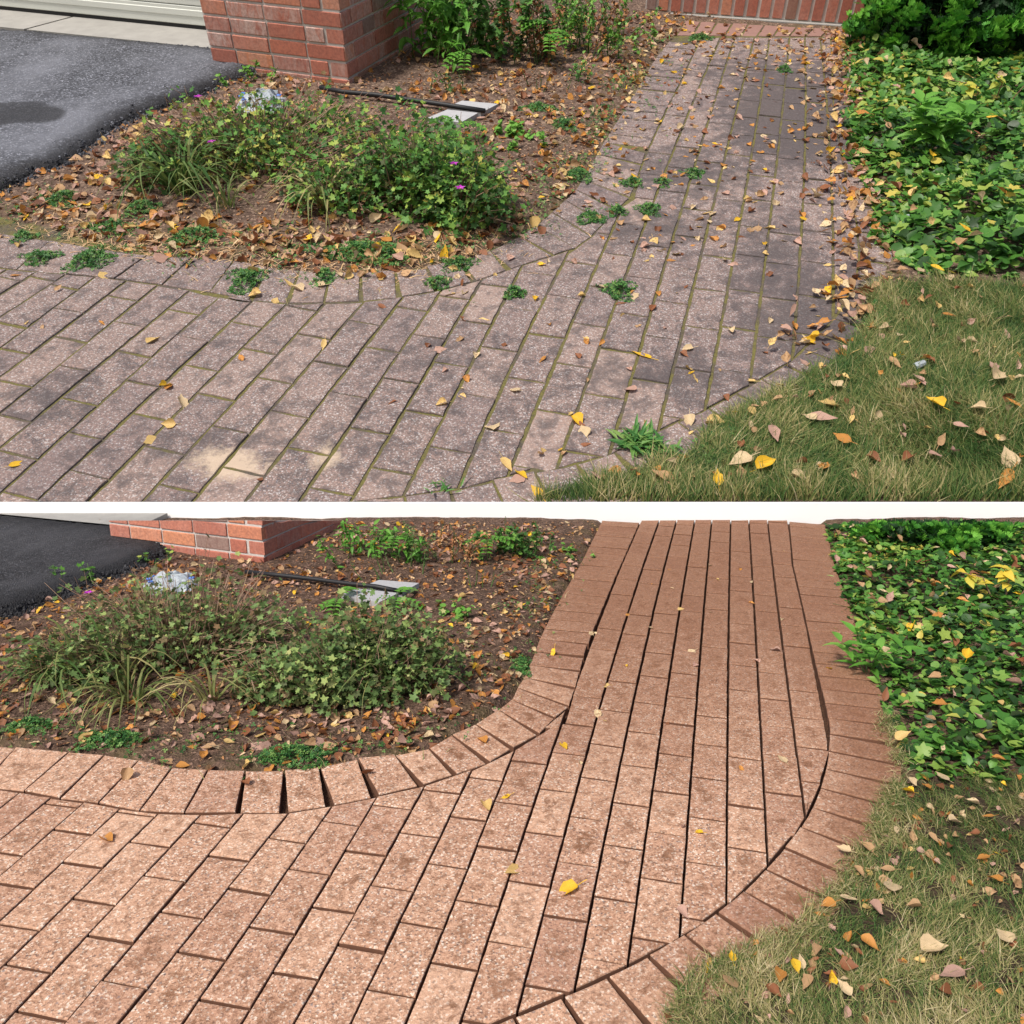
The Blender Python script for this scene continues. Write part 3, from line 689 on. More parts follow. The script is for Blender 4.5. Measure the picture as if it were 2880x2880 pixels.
# ------------------------------------------------------------------ hard things: driveway, apron, door, brickwork
fpt = lambda pl, pts: [g(pl, x*2880/1932, y*2880/1932) for x, y in pts]
def hline(v): return H-v*math.tan(PB+math.atan(22/F))         # nothing in the lower garden stands taller than this
def slab(name, pl, poly, mat_, top, roll, edge, patches=(), res=.014):
    P = np.array(poly); lo, hi = P.min(0), P.max(0)
    us = np.arange(lo[0]-.02, hi[0]+.04, res); vs = np.arange(lo[1]-.02, hi[1]+.04, res)
    U, V_ = np.meshgrid(us, vs); Q = np.stack([U, V_], -1); ins = inpoly(Q, P); d = dpoly(Q, P)
    t = np.clip(d/roll, 0, 1); wob = .006*fnoise(U, V_, 25, 9)
    h = np.where(ins, top*np.sqrt(np.clip(1-(1-t)**2, 0, 1))+wob*t+.003, -.01)
    h = h+np.where(ins, rng.normal(0, .0022, U.shape)*(.35+np.exp(-(d/.12)**2)), 0)
    tint = np.where(ins, np.exp(-(d/edge)**2), 1)
    for cx, cy, rx, ry, k in patches:
        cu, cv = cx, cy; q = ((U-cu)/rx)**2+((V_-cv)/ry)**2+.5*fnoise(U, V_, 18, 4); tint = np.maximum(tint, k*np.clip((1.1-q)*3, 0, 1))
    near = ins | (d < res*1.6); idx = np.arange(U.size).reshape(U.shape)
    ok = near[:-1, :-1] & near[1:, :-1] & near[:-1, 1:] & near[1:, 1:]
    F_ = np.stack([idx[:-1, :-1], idx[:-1, 1:], idx[1:, 1:], idx[1:, :-1]], -1)[ok]
    m = Mesh(); z = np.zeros(U.size); m.add(np.stack([U, V_, h], -1).reshape(-1, 3), F_.tolist(), np.stack([tint.ravel(), z, z], -1))
    o = m.obj(name, mat_, pl, smooth=True); return tag(o, kind='structure')
aspA = GG('A', ('U1', [(-500,100),(60,138),(300,160),(560,185),(850,212),(930,235),(978,265),(975,292),(900,322),(790,365),(690,405),(560,450),(470,490),(400,540),(330,595),(240,648),(140,680),(60,712),(-400,900)]))
aspB = GG('B', ('L1', [(-400,10),(60,38),(300,62),(490,80),(600,108),(640,145),(620,175),(560,205),(500,235),(430,258),(330,295),(220,335),(130,365),(60,400),(-300,520)]))
oil = g('A', *px('U1', 110, 480)); oil2 = g('A', *px('U1', 60, 455))
slab('driveway', 'A', aspA, M_asphA, .05, .09, .10, [(oil[0], oil[1], .17, .13, .8), (oil2[0], oil2[1], .2, .1, .7)])
slab('black_driveway', 'B', aspB, M_asphB, .05, .09, .16)
def prism(m, poly, z0, z1, col=(.5, 0, 0), mi=0, ztop=None):
    P = [np.array(p) for p in poly]
    if area(P) < 0: P = P[::-1]
    k = len(P); V = [(p[0], p[1], z0) for p in P]+[(p[0], p[1], ztop(p) if ztop else z1) for p in P]
    m.add(V, [tuple(range(k))[::-1], tuple(range(k, 2*k))]+[(i, (i+1) % k, k+(i+1) % k, k+i) for i in range(k)], col, mi)
d0, d1 = np.array(g('A', *px('U1', 60, 75))), np.array(g('A', *px('U1', 840, 155)))
dd = (d1-d0)/np.linalg.norm(d1-d0); dn = np.array([-dd[1], dd[0]]); dL = d0-dd*1.6
m = Mesh(); ap1 = np.array(g('A', *px('U1', 868, 222))); 
q = [dL+dn*.3, d1+dn*.3, d1+dd*.02, ap1, ap1-dd*4.2-dn*.05, dL-dn*.5]
for a, b in ((0, .36), (.365, .68), (.685, 1)):
    A0, B0 = q[0]+(q[1]-q[0])*a, q[0]+(q[1]-q[0])*b; A1, B1 = q[4]+(q[3]-q[4])*a, q[4]+(q[3]-q[4])*b
    prism(m, [A0, B0, B1, A1], -.02, .045)
tag(m.obj('driveway_apron', M_conc, 'A'), kind='structure')
m = Mesh(); e0, e1 = np.array(g('B', *px('L1', -300, 5))), np.array(g('B', *px('L1', 520, 86)))
e0b = np.array([e0[0], DB-.01]); e1b = np.array([e1[0]+.05, DB-.01]); prism(m, [e0, e1, e1b, e0b], -.02, .045)
tag(m.obj('concrete_apron', M_conc, 'B'), kind='structure')
# garage door of pale ribbed panels
root = empty('garage_door', 'A', *(d1-dd*1.2), 0); tag(root, 'cream white ribbed garage door at the back of the grey driveway', 'garage door')
Minv = root.matrix_world.inverted() @ PL['A']['M']
def child(m, name, mats, root_, pl, smooth=False):
    o = m.obj(name, mats, None, root_, smooth=smooth); o.matrix_parent_inverse = Matrix.Identity(4)
    o.matrix_local = root_.matrix_world.inverted() @ PL[pl]['M']; return o
rz = math.atan2(dd[1], dd[0]); cc = d1-dd*2.0+dn*.03
m = Mesh(); box(m, (cc[0], cc[1], .055), (4.02, .03, .018), rz); child(m, 'bottom_seal', M_rubber, root, 'A')
z = .064
for k, hh in enumerate((.10, .10, .10, .45)):
    m = Mesh(); box(m, (cc[0], cc[1], z+hh/2), (4.0, .04, hh-.003), rz, bev=.004)
    pn = child(m, 'door_panel', M_door, root, 'A')
    if k < 3: m = Mesh(); box(m, (cc[0]-dn[0]*.02, cc[1]-dn[1]*.02, z+hh*.62), (3.98, .008, hh*.34), rz, bev=.003); m.obj('raised_rib', M_door, None, pn)
    z += hh

def brickwork(m, P0, P1, courses, ch, bl, pl, first=0, thick=.09, mort=.011, soldier=False, z0=-.03, cut=None, eff=.7, endcut=True):
    P0, P1 = np.array(P0), np.array(P1); L = np.linalg.norm(P1-P0); d = (P1-P0)/L; n = np.array([-d[1], d[0]]); rz_ = math.atan2(d[1], d[0])
    for k in range(courses):
        end = L if (k+first) % 2 == 0 or not endcut else L-thick-mort
        x = end; i = 0
        while x > 0:
            w_ = bl*.5 if (i == 0 and (k+first) % 2) else bl
            x0 = max(x-w_, 0); ln = x-x0-mort
            if ln > .015:
                c = P0+d*(x0+mort/2+ln/2)+n*(thick/2+rng.normal(0, .0012)); h_ = ch-mort
                zc = z0+k*ch+ch/2; tp = zc+h_/2; zz = h_
                if cut is not None:
                    lim = cut(c[1])-.002
                    if zc-h_/2 > lim+.02: x = x0; i += 1; continue
                r_ = rng.beta(1.6, 1.6)*.8 if rng.random() > .1 else rng.uniform(.88, 1)
                box(m, (c[0], c[1], zc), (ln, thick, zz), rz_, (r_, float(np.clip(rng.beta(1, 1.5)*1.2*eff, 0, 1)), 0), 0, .003)
            x = x0; i += 1
def pillar(pl, left, corner, sideL, courses, ch, label, cut=None, eff=.7):
    left, corner = np.array(left), np.array(corner); f = corner-left; f /= np.linalg.norm(f); n = np.array([-f[1], f[0]]); back = corner+n*sideL
    m = Mesh(); brickwork(m, left, corner, courses, ch, .216, pl, 0, cut=cut, eff=eff)
    brickwork(m, corner, back, courses, ch, .216, pl, 1, cut=cut, eff=eff, endcut=False)
    # side face: runs from the corner to the back, bricks alternate with the front's
    P0, P1 = corner, back; mm = Mesh()
    for k in range(courses):
        x = 0 if k % 2 else .099; i = 0
        while x < sideL:
            w_ = (.107 if (i == 0 and k % 2) else .216); ln = min(w_, sideL-x)-.009
            if ln < .02: break
            c = corner+n*(x+.0045+ln/2)-f*(.045+rng.normal(0, .001)); zc = -.03+k*ch+ch/2; zz = ch-.009
            if cut is not None:
                lim = cut(c[1])-.002
                if zc-zz/2 > lim+.02: x += w_; i += 1; continue
            r_ = rng.beta(1.6, 1.6)*.8 if rng.random() > .12 else rng.uniform(.88, 1)
            box(m, (c[0], c[1], zc), (ln, .09, zz), math.atan2(n[1], n[0]), (r_, float(np.clip(rng.beta(1, 1.2)*1.3*eff, 0, 1)), 0), 0, .003); x += w_; i += 1
    q = [left+n*.006, corner-f*.006+n*.006, back-f*.006, left+n*sideL]
    prism(m, q, -.05, courses*ch-.034, (0, 0, 0), 1, ztop=(lambda p: min(courses*ch-.034, cut(p[1])-.004)) if cut else None)
    if cut is not None:
        for A_ in m.v: A_[:, 2] = np.minimum(A_[:, 2], np.maximum(cut(A_[:, 1])-.004, -.04))
    o = m.obj('brick_pillar', [M_brick, M_mortar], pl); tag(o, label, 'pillar'); return f, n
cA = np.array(g('A', *px('U1', 1318, 335))); lA = np.array(g('A', *px('U1', 975, 290))); fA = (cA-lA)/np.linalg.norm(cA-lA)
pillar('A', cA-fA*.80, cA, 1.5, 9, .0735, 'weathered red brick garage pillar with white bloom beside the grey driveway', eff=1.15)
cB = np.array(g('B', *px('L1', 1000, 203))); lB = np.array(g('B', *px('L1', 640, 155))); fB = (cB-lB)/np.linalg.norm(cB-lB)
pillar('B', cB-fB*1.0, cB, .78, 5, .078, 'bright red brick pillar foot beside the black driveway', cut=hline, eff=.3)
# brick wall across the end of the mossy walk
w0, w1 = np.array(g('A', *px('U2', 560, 55))), np.array(g('A', *px('U2', 1500, 120))); wd_ = (w1-w0)/np.linalg.norm(w1-w0); wn = np.array([-wd_[1], wd_[0]])
root = empty('brick_wall', 'A', *((w0+w1)/2), 0); tag(root, 'dark red brick wall across the far end of the mossy walk', 'wall')
m = Mesh(); brickwork(m, w0-wd_*.1, w1+wd_*.5, 1, .21, .077, 'A', z0=.012, mort=.02, endcut=False, eff=.3)
brickwork(m, w0-wd_*.1, w1+wd_*.5, 3, .0735, .216, 'A', z0=.222, endcut=False, eff=.3)
prism(m, [w0-wd_*.1+wn*.008, w1+wd_*.5+wn*.008, w1+wd_*.5+wn*.2, w0-wd_*.1+wn*.2], -.05, .44, (0, 0, 0), 1); child(m, 'wall', [M_brick, M_mortar], root, 'A')
m = Mesh(); cw = (w0+w1)/2-wn*.012; box(m, (cw[0], cw[1], .0), (np.linalg.norm(w1-w0)+.4, .03, .03), math.atan2(wd_[1], wd_[0]), bev=.003); child(m, 'footing', M_conc, root, 'A')

# ------------------------------------------------------------------ plants
def hg(pl, u, v): return float(ground_h(pl, np.array([u]), np.array([v]))[0][0])
def lim(pl, P, top=0):                                 # what may grow where (keeps the lower garden below its back line)
    P = np.asarray(P); return P[:, 2]+top < hline(P[:, 1]) if pl == 'B' else np.ones(len(P), bool)
def tuft_blades(m, cu, cv, n, L, spread, pl, sc=1.0, hue=(.3, .7), t=None, w_=1):
    a = rng.uniform(0, 6.28, n); r = spread*rng.random(n)**.6
    P = np.stack([cu+r*np.cos(a), cv+r*np.sin(a), np.zeros(n)], -1); P[:, 2] = ground_h(pl, P[:, 0], P[:, 1])[0]
    V, F_ = t or T_arch; V = np.array(V); V = V*[w_, 1, 1]
    cloud(m, V, F_, P, a-math.pi/2+rng.normal(0, .6, n), rng.uniform(-.3, .35, n), rng.normal(0, .2, n), L*rng.uniform(.55, 1.1, n), np.stack([rng.uniform(*hue, n), np.zeros(n), np.zeros(n)], -1))
def dome(n, cu, cv, ru, rv, h, shell=2.6, lob=.18, z0=0):
    a = rng.uniform(0, 6.283, n); ph = np.arccos(rng.uniform(0, 1, n)); r = rng.random(n)**(1/shell)
    k = 1+lob*np.sin(3*a+cu*9)*np.sin(2*ph)+lob*.7*np.sin(7*a+1)*np.sin(5*ph)
    s_, c_ = np.sin(ph)**.75, np.cos(ph)**.7
    x = r*k*s_*np.cos(a); y = r*k*s_*np.sin(a); z = r*k*c_
    return np.stack([cu+ru*x, cv+rv*y, z0+h*z], -1), a, ph
def thicket(n, cu, cv, ru, rv, h, shell, z0, lobes=9):
    A, B, C = [], [], []; r_ = np.random.default_rng(int(abs(cu*1000)))
    for i in range(lobes):
        t = (i+.5)/lobes*2-1; k = n//lobes
        if lobes > 4: cx, cy = cu+ru*.72*t, cv+rv*r_.uniform(-.55, .5)
        else: cx, cy = cu+ru*.4*t, cv+rv*r_.uniform(-.3, .3)
        P, a, ph = dome(k, cx, cy, ru*r_.uniform(.3, .45) if lobes > 4 else ru*.66, rv*r_.uniform(.4, .62), h*r_.uniform(.62, 1.02), shell, .35, z0); A.append(P); B.append(a); C.append(ph)
    return np.concatenate(A), np.concatenate(B), np.concatenate(C)
def shrub(pl, name, cat, label, F0, F1, yb, depth, ytop, nleaf, ntwig, size, mat_, hue, stem=M_stem, shell=2.6, flowers=(), tmpl=T_lob, blades=0, kids=None):
    (u0, v0), (u1, _) = fpt(pl, [(F0, yb), (F1, yb)]); cu, cv = (u0+u1)/2, v0+depth; ru = abs(u1-u0)/2
    h = h_at(pl, cu, cv, ytop*2880/1932)
    gz = hg(pl, cu, cv); h = max(h-gz, .08)
    root = empty(name, pl, cu, cv, gz); tag(root, label, cat)
    LB_ = 10 if name == 'flowering_shrub' else 4; P, a, ph = thicket(nleaf, cu, cv, ru, depth, h, shell, gz, LB_); ok = lim(pl, P, .02); P, a, ph = P[ok], a[ok], ph[ok]; n = len(P)
    m = Mesh(); nz = fnoise(P[:, 0]*1.0, P[:, 1]+P[:, 2], 16, 2)
    hu = np.clip(rng.uniform(hue[0], hue[1], n)+.15*nz+(rng.random(n) < .05)*.3, 0, 1)
    cloud(m, *tmpl, P, a-math.pi/2+rng.normal(0, .9, n), .9-ph*.9+rng.normal(0, .45, n)-.2, rng.normal(0, .5, n), size*rng.uniform(.35, 1.35, n), np.stack([hu, 0*hu, 0*hu], -1))
    child(m, 'foliage', mat_, root, pl, True)
    m = Mesh(); Q, a, ph = thicket(ntwig, cu, cv, ru*1.04, depth, h*1.12, 7, gz, LB_); Q = Q[lim(pl, Q, .02)]
    for q in Q:
        b0 = np.array([cu+(q[0]-cu)*rng.uniform(.3, .8), cv+(q[1]-cv)*rng.uniform(.3, .8), gz-.005]); mid = (b0+q)/2+rng.normal(0, .018, 3)+[0, 0, .02]
        tube(m, [b0, mid, q], .0021, .0009, 3, (rng.random(), 0, 0))
    child(m, 'stems', stem, root, pl)
    for X, Y in flowers:                               # petals sit on the side of the mound the photo shows
        best = min(P, key=lambda p: abs(proj(pl, *p)[0]-X*1.4907)+abs(proj(pl, *p)[1]-Y*1.4907)+25*p[1]); p = best
        m = Mesh()
        for k in range(5): cloud(m, *T_obl, [p+[0, -.015, .012]], k*1.2566, .45, 0, .021, [(rng.random(), 0, 0)])
        fl = child(m, 'flower', M_pur, root, pl); m = Mesh(); box(m, tuple(p+[0, -.014, .014]), (.005, .005, .005), bev=.001); sub = m.obj('flower_centre', M_yel, None, fl)
    if blades:
        m = Mesh()
        for k in range(blades):
            tuft_blades(m, cu+rng.uniform(-.7, .7)*ru, cv+rng.uniform(-.8, .2)*depth, 12, h*1.5, .03, pl, hue=(.35, .75), w_=.9)
        child(m, 'grass_blade', M_grass, root, pl)
    return cu, cv, ru, depth, h
shrub('A', 'flowering_shrub', 'shrub', 'sprawling half-bare flowering shrub with thin brown stems near the grey driveway edge', 195, 690, 405, .50, 205, 4200, 900, .023, M_ger, (.05, .95), shell=2.0, flowers=[(375, 186), (402, 268)], blades=2)
shrub('A', 'geranium_shrub', 'shrub', 'dense green flowering shrub with two purple blooms beside the mossy walk', 635, 990, 484, .38, 250, 6500, 320, .022, M_ger, (.15, .8), flowers=[(856, 313), (868, 362)], blades=1)
shrub('B', 'flowering_shrub', 'shrub', 'sprawling brown-stemmed flowering shrub near the black driveway edge', -20, 520, 1332, .42, 1095, 4600, 1000, .022, M_gerB, (0, .9), shell=2.0, flowers=[(170, 1108)], blades=3)
shrub('B', 'geranium_shrub', 'shrub', 'dense grey-green flowering shrub beside the clean walk with one purple bloom', 450, 862, 1405, .35, 1170, 7500, 340, .021, M_gerB, (.05, .85), flowers=[(745, 1255)], blades=2)
def tuft(pl, X, Y, n, L, label, hue=(.3, .7), spread=.03, name='grass_tuft', group=None, mat_=None, t=None, w_=1):
    u, v = fpt(pl, [(X, Y)])[0]; m = Mesh(); tuft_blades(m, 0, 0, n, L, spread, pl, hue=hue, t=t, w_=w_)
    o = m.obj(name, mat_ or M_grass, pl, M=Matrix.Translation((u, v, hg(pl, u, v)))); tag(o, label, 'grass', group); return o
shrub('A', 'geranium_shrub', 'shrub', 'low tangled shrub mound filling the gap between the sprawling and dense upper shrubs', 500, 770, 450, .26, 300, 1900, 260, .021, M_ger, (.05, .85))
shrub('A', 'geranium_shrub', 'shrub', 'low dark shrub mound at the left foot of the sprawling upper shrub', 190, 370, 400, .26, 270, 1500, 200, .021, M_ger, (.05, .6))
shrub('B', 'geranium_shrub', 'shrub', 'low scruffy shrub mound between the two larger shrubs beside the clean walk', 380, 620, 1375, .24, 1225, 1900, 260, .02, M_gerB, (.0, .8))
shrub('B', 'geranium_shrub', 'shrub', 'low twiggy shrub mound at the far left just below the black driveway', -60, 200, 1340, .26, 1190, 1600, 240, .02, M_gerB, (.0, .8))
tuft('A', 350, 372, 70, .42, 'long arching grass clump growing through the sprawling shrub by the grey driveway', (.15, .6), .06, w_=1.0)
tuft('A', 430, 400, 24, .26, 'short arching grass clump below the sprawling shrub by the grey driveway', (.35, .7), .03)
tuft('A', 620, 408, 20, .34, 'straw-tipped grass clump between the two shrubs beside the mossy walk', (.5, .9), .03)
tuft('B', 110, 1290, 60, .38, 'long arching grass clump at the left side of the shrub by the black driveway', (.2, .65), .06, w_=1.0)
tuft('B', 250, 1325, 44, .32, 'arching grass clump at the front of the brown-stemmed shrub below', (.35, .75), .05, w_=1.2)
tuft('B', 400, 1330, 22, .32, 'pale grass clump leaning out between the two shrubs beside the clean walk', (.5, .85), .03)

def mat_patch(pl, X, Y, rx, ry, label, n=None, name='clover_patch', cat='weed', group='clover patches', size=.0105, h=.03, mat_=None, tmpl=None, hue=(0, 1)):
    (u, v), (u2, _), (_, v2) = fpt(pl, [(X, Y), (X+rx, Y), (X, Y-ry)]); ru, rv = abs(u2-u), abs(v2-v)
    n = n or int(np.clip(ru*rv*110000, 150, 5000)); a = rng.uniform(0, 6.28, n); r = rng.random(n)**.62*1.15*(1+.25*np.sin(3*a+X)+.15*np.sin(5*a))
    gz = hg(pl, u, v); P = np.stack([r*ru*np.cos(a), r*rv*np.sin(a), h*np.clip(1-r, .12, 1)*rng.uniform(.3, 1.1, n)], -1)
    m = Mesh(); cloud(m, *(tmpl or T_tre), P, rng.uniform(0, 6.28, n), rng.normal(0, .5, n), rng.normal(0, .4, n), size*rng.uniform(.7, 1.4, n), np.stack([rng.uniform(*hue, n), 0*a, 0*a], -1))
    o = m.obj(name, mat_ or M_clo, pl, M=Matrix.Translation((u, v, max(gz, 0)))); return tag(o, label, cat, group)
CP = [(45,448,20,8,'small clover patch at the far left end of the mossy walk edge'), (125,382,35,14,'clover patch among fallen leaves just below the grey driveway'), (75,487,30,12,'clover patch on the mossy pavers at the left edge, smallest of a pair'),
 (172,490,36,20,'bushy clover patch over mossy paver joints beside a pale leaf'), (218,434,36,12,'clover patch between fallen leaves left of the grass clump'), (272,405,28,12,'round clover patch under the sprawling shrub by the grey driveway'), (372,450,50,14,'wide flat clover patch in leaves at the soldier course edge'),
 (465,528,30,22,'dark rounded clover patch alone on the mossy pavers'), (690,480,92,20,'largest clover mat at the foot of the dense green shrub'), (612,522,18,16,'narrow clover patch spilling onto pavers below the large clover mat'),
 (862,498,30,14,'clover patch with twigs right of the large clover mat'), (828,535,22,12,'clover patch in straw litter at the curve of the mossy walk'), (970,553,18,10,'small clover patch alone on pavers at the curve of the mossy walk'),
 (1168,548,28,17,'clover patch with a yellow leaf in the middle of the mossy walk'), (1090,333,22,14,'dark clover patch on the soil edge beside the narrow mossy walk'), (1192,346,20,8,'clover patch on a joint left of the narrow mossy walk'), (1250,346,13,8,'tiny clover patch with a yellow leaf on the narrow mossy walk'),
 (1307,328,18,8,'topmost clover patch growing on the narrow mossy walk'), (1224,396,20,11,'clover patch on a joint where the mossy walk widens'), (1165,400,16,9,'clover patch next to the corner pavers of the mossy walk'), (1115,412,24,11,'clover patch under dry leaves on the corner pavers of the mossy walk'),
 (1322,72,22,5,'small weed patch at the far end of the mossy walk'), (1015,218,34,8,'low clover patch in leaf litter beyond the dense green shrub'), (1060,245,26,10,'low clover patch in leaf litter left of the narrow mossy walk'), (1480,132,12,5,'tiny weed on the far right of the narrow mossy walk')]
for X, Y, rx, ry, lb in CP: mat_patch('A', X, Y, rx, ry, lb)
for X, Y, rx, ry, lb in [(545,1425,80,20,'clover mat at the foot of the dense grey-green shrub'), (215,1398,70,16,'thin clover mat on bare soil above the clean soldier course'), (60,1372,40,14,'thin clover mat on soil at the left edge above the clean walk'), (985,1255,16,16,'dark clover patch on the soil edge beside the clean narrow walk')]:
    mat_patch('B', X, Y, rx, ry, lb, group='clover patches by the clean walk')

# dandelion-like rosette and other single weeds
def rosette(pl, X, Y, n, L, label, w_=1.0, name='dandelion_weed'):
    u, v = fpt(pl, [(X, Y)])[0]; m = Mesh(); a = rng.uniform(0, 6.28, n)
    cloud(m, *T_thin, np.zeros((n, 3))+rng.normal(0, .018, (n, 3))*[1, 1, 0]+[0, 0, .004], a, rng.uniform(.1, .7, n), rng.normal(0, .3, n), L*rng.uniform(.5, 1.1, n), np.stack([rng.uniform(.3, 1, n), 0*a, 0*a], -1))
    return tag(m.obj(name, M_clo if w_ else M_lance, pl, M=Matrix.Translation((u, v, max(hg(pl, u, v), 0)))), label, 'weed')
rosette('A', 1205, 838, 90, .06, 'leafy dandelion weed growing at the lower right edge of the mossy walk')
rosette('A', 1240, 850, 50, .05, 'smaller leafy weed close beside the lawn at the edge of the mossy walk')
rosette('A', 833, 922, 14, .035, 'tiny weed sprout in a joint near the bottom of the mossy walk')
rosette('A', 1245, 80, 10, .05, 'small weed at the far left corner of the mossy walk')
# tangle of tall plants by the corner behind the bed: each plant its own
def stems_plant(pl, X, Y, hgt, n, label, kind='lance', lean=.1, size=.06, mat_=None, name='stem_plant', hue=(0, 1), stems=3, spread=.05):
    u, v = fpt(pl, [(X, Y)])[0]; gz = hg(pl, u, v)
    if pl == 'B': hgt = max(.03, min(hgt, hline(v)-.012-gz))
    root = empty(name, pl, u, v, gz); tag(root, label, 'plant')
    ms, ml = Mesh(), Mesh(); P = []
    for k in range(stems):
        b = np.array([u+rng.normal(0, spread*.5), v+rng.normal(0, spread*.4), gz-.01]); tp = b+[rng.normal(0, lean)*hgt*3, rng.normal(0, lean)*hgt*2, hgt*rng.uniform(.7, 1)]
        md = (b+tp)/2+rng.normal(0, hgt*.06, 3); tube(ms, [b, md, tp], .003, .0012, 4, (rng.random(), 0, 0))
        for i in range(n//stems): t = rng.uniform(.15, 1); q = (1-t)**2*b+2*t*(1-t)*md+t*t*tp; P.append(q)
    P = np.array(P)+rng.normal(0, size*.25, (len(P), 3)); P = P[lim(pl, P, 0)]; k = len(P); a = rng.uniform(0, 6.28, k); T = dict(lance=T_lan, oblong=T_obl, round=T_kid, lobed=T_lob)[kind]
    cloud(ml, *T, P, a, rng.uniform(-.9, .5, k), rng.normal(0, .4, k), size*rng.uniform(.6, 1.2, k), np.stack([rng.uniform(*hue, k), 0*a, 0*a], -1))
    child(ml, 'leaves', mat_ or M_lance, root, pl, True); child(ms, 'stems', M_gstem, root, pl)
def pinnate(pl, X, Y, hgt, fr, label):
    """young locust: feather leaves of paired round leaflets"""
    u, v = fpt(pl, [(X, Y)])[0]; gz = hg(pl, u, v)
    if pl == 'B': hgt = max(.03, min(hgt, hline(v)-.01-gz))
    root = empty('locust_seedling', pl, u, v, gz); tag(root, label, 'plant'); ms, ml = Mesh(), Mesh()
    for i in range(fr):
        a = rng.uniform(0, 6.28) if i else -1.6; top = np.array([u, v, gz+hgt*rng.uniform(.5, 1)]); L = rng.uniform(.1, .16); e = top+[L*math.cos(a), L*math.sin(a), -L*rng.uniform(.1, .5)]
        tube(ms, [(u, v, gz-.01), top, (top+e)/2+[0, 0, .015], e], .002, .001, 4)
        for k in range(6):
            c = top+(e-top)*(.2+.8*k/5)+[0, 0, .012*math.sin(k/5*3.14)]
            for sg in (-1, 1): cloud(ml, *T_obl, [c], a-math.pi/2+sg*1.25, .05, 0, .036, [(rng.uniform(.2, .7), 0, 0)])
    child(ml, 'leaves', M_lance, root, pl, True); child(ms, 'stems', M_gstem, root, pl)
for i, (X, Y, h_, n, lb, kd, sz, mt, hu) in enumerate([
 (815, 120, .30, 60, 'tall thin plant with hanging grassy leaves by the weathered pillar', 'lance', .075, M_lance, (0, .6)),
 (880, 115, .30, 60, 'tall yellow-green plant with drooping leaves above a locust seedling', 'lance', .07, M_lance, (.4, 1)),
 (930, 120, .22, 70, 'dark bushy green plant behind the leaf litter in the upper bed', 'lobed', .045, M_ger, (.2, .7)),
 (975, 118, .2, 70, 'seedy brown-stemmed plant left of the reddish vine', 'oblong', .03, M_ger, (0, .5)),
 (1015, 118, .2, 70, 'vine with dark red autumn leaves in the upper bed', 'oblong', .035, M_litter, (.05, .35)),
 (1085, 110, .22, 90, 'yellow-green leafy plant nearest the far part of the mossy walk', 'oblong', .032, M_lance, (.4, 1)),
 (1120, 105, .18, 60, 'low mixed green plant at the right end of the upper plant tangle', 'oblong', .03, M_ger, (.2, .9)),
 (850, 185, .12, 30, 'wilted upright weed standing in the leaf litter near the stone plates', 'oblong', .025, M_ger, (.1, .5)),
 (950, 265, .07, 60, 'lime green low plant at the upper right of the dense green shrub', 'round', .03, M_lance, (.5, 1)),
 (985, 285, .06, 50, 'second lime green low plant right behind the dense green shrub', 'round', .028, M_lance, (.5, 1)),
 (470, 165, .09, 30, 'small bright green plant by the tip of the grey driveway', 'lobed', .03, M_lance, (.3, .9)),
 (1020, 185, .09, 20, 'dry dead flower stalk in the litter beside the narrow mossy walk', 'oblong', .02, M_litter, (0, .3)),
 (1095, 160, .10, 40, 'trailing green weed at the foot of the upper plant tangle', 'oblong', .028, M_ger, (.3, .8)),
 (850, 95, .24, 60, 'leafy weed half hidden between the tall plant and the pillar', 'oblong', .03, M_ger, (.1, .8)),
 (1150, 70, .2, 60, 'reddish dry weed at the back right of the upper plant tangle', 'oblong', .03, M_litter, (.0, .4)),
 (1060, 70, .24, 60, 'tall dark weed at the back of the upper plant tangle', 'oblong', .032, M_ger, (.1, .8)),
 (1190, 100, .07, 20, 'small pale seedling near the far left edge of the mossy walk', 'round', .03, M_lance, (.6, 1))]):
    big = Y < 130; stems_plant('A', X, Y, h_*(1.7 if big else 1), n*(7 if big else 2), lb, kd, size=sz*(.8 if kd != 'lance' else 1), mat_=mt, hue=hu, stems=9 if big else 5, spread=.22 if big else .1)
pinnate('A', 880, 150, .12, 5, 'young locust seedling with feather leaves in front of the upper plant tangle')
pinnate('A', 1035, 135, .24, 8, 'bright locust seedling with round leaflets beside the reddish vine')
pinnate('A', 860, 275, .08, 3, 'locust seedling sprouting at the top of the dense green shrub')
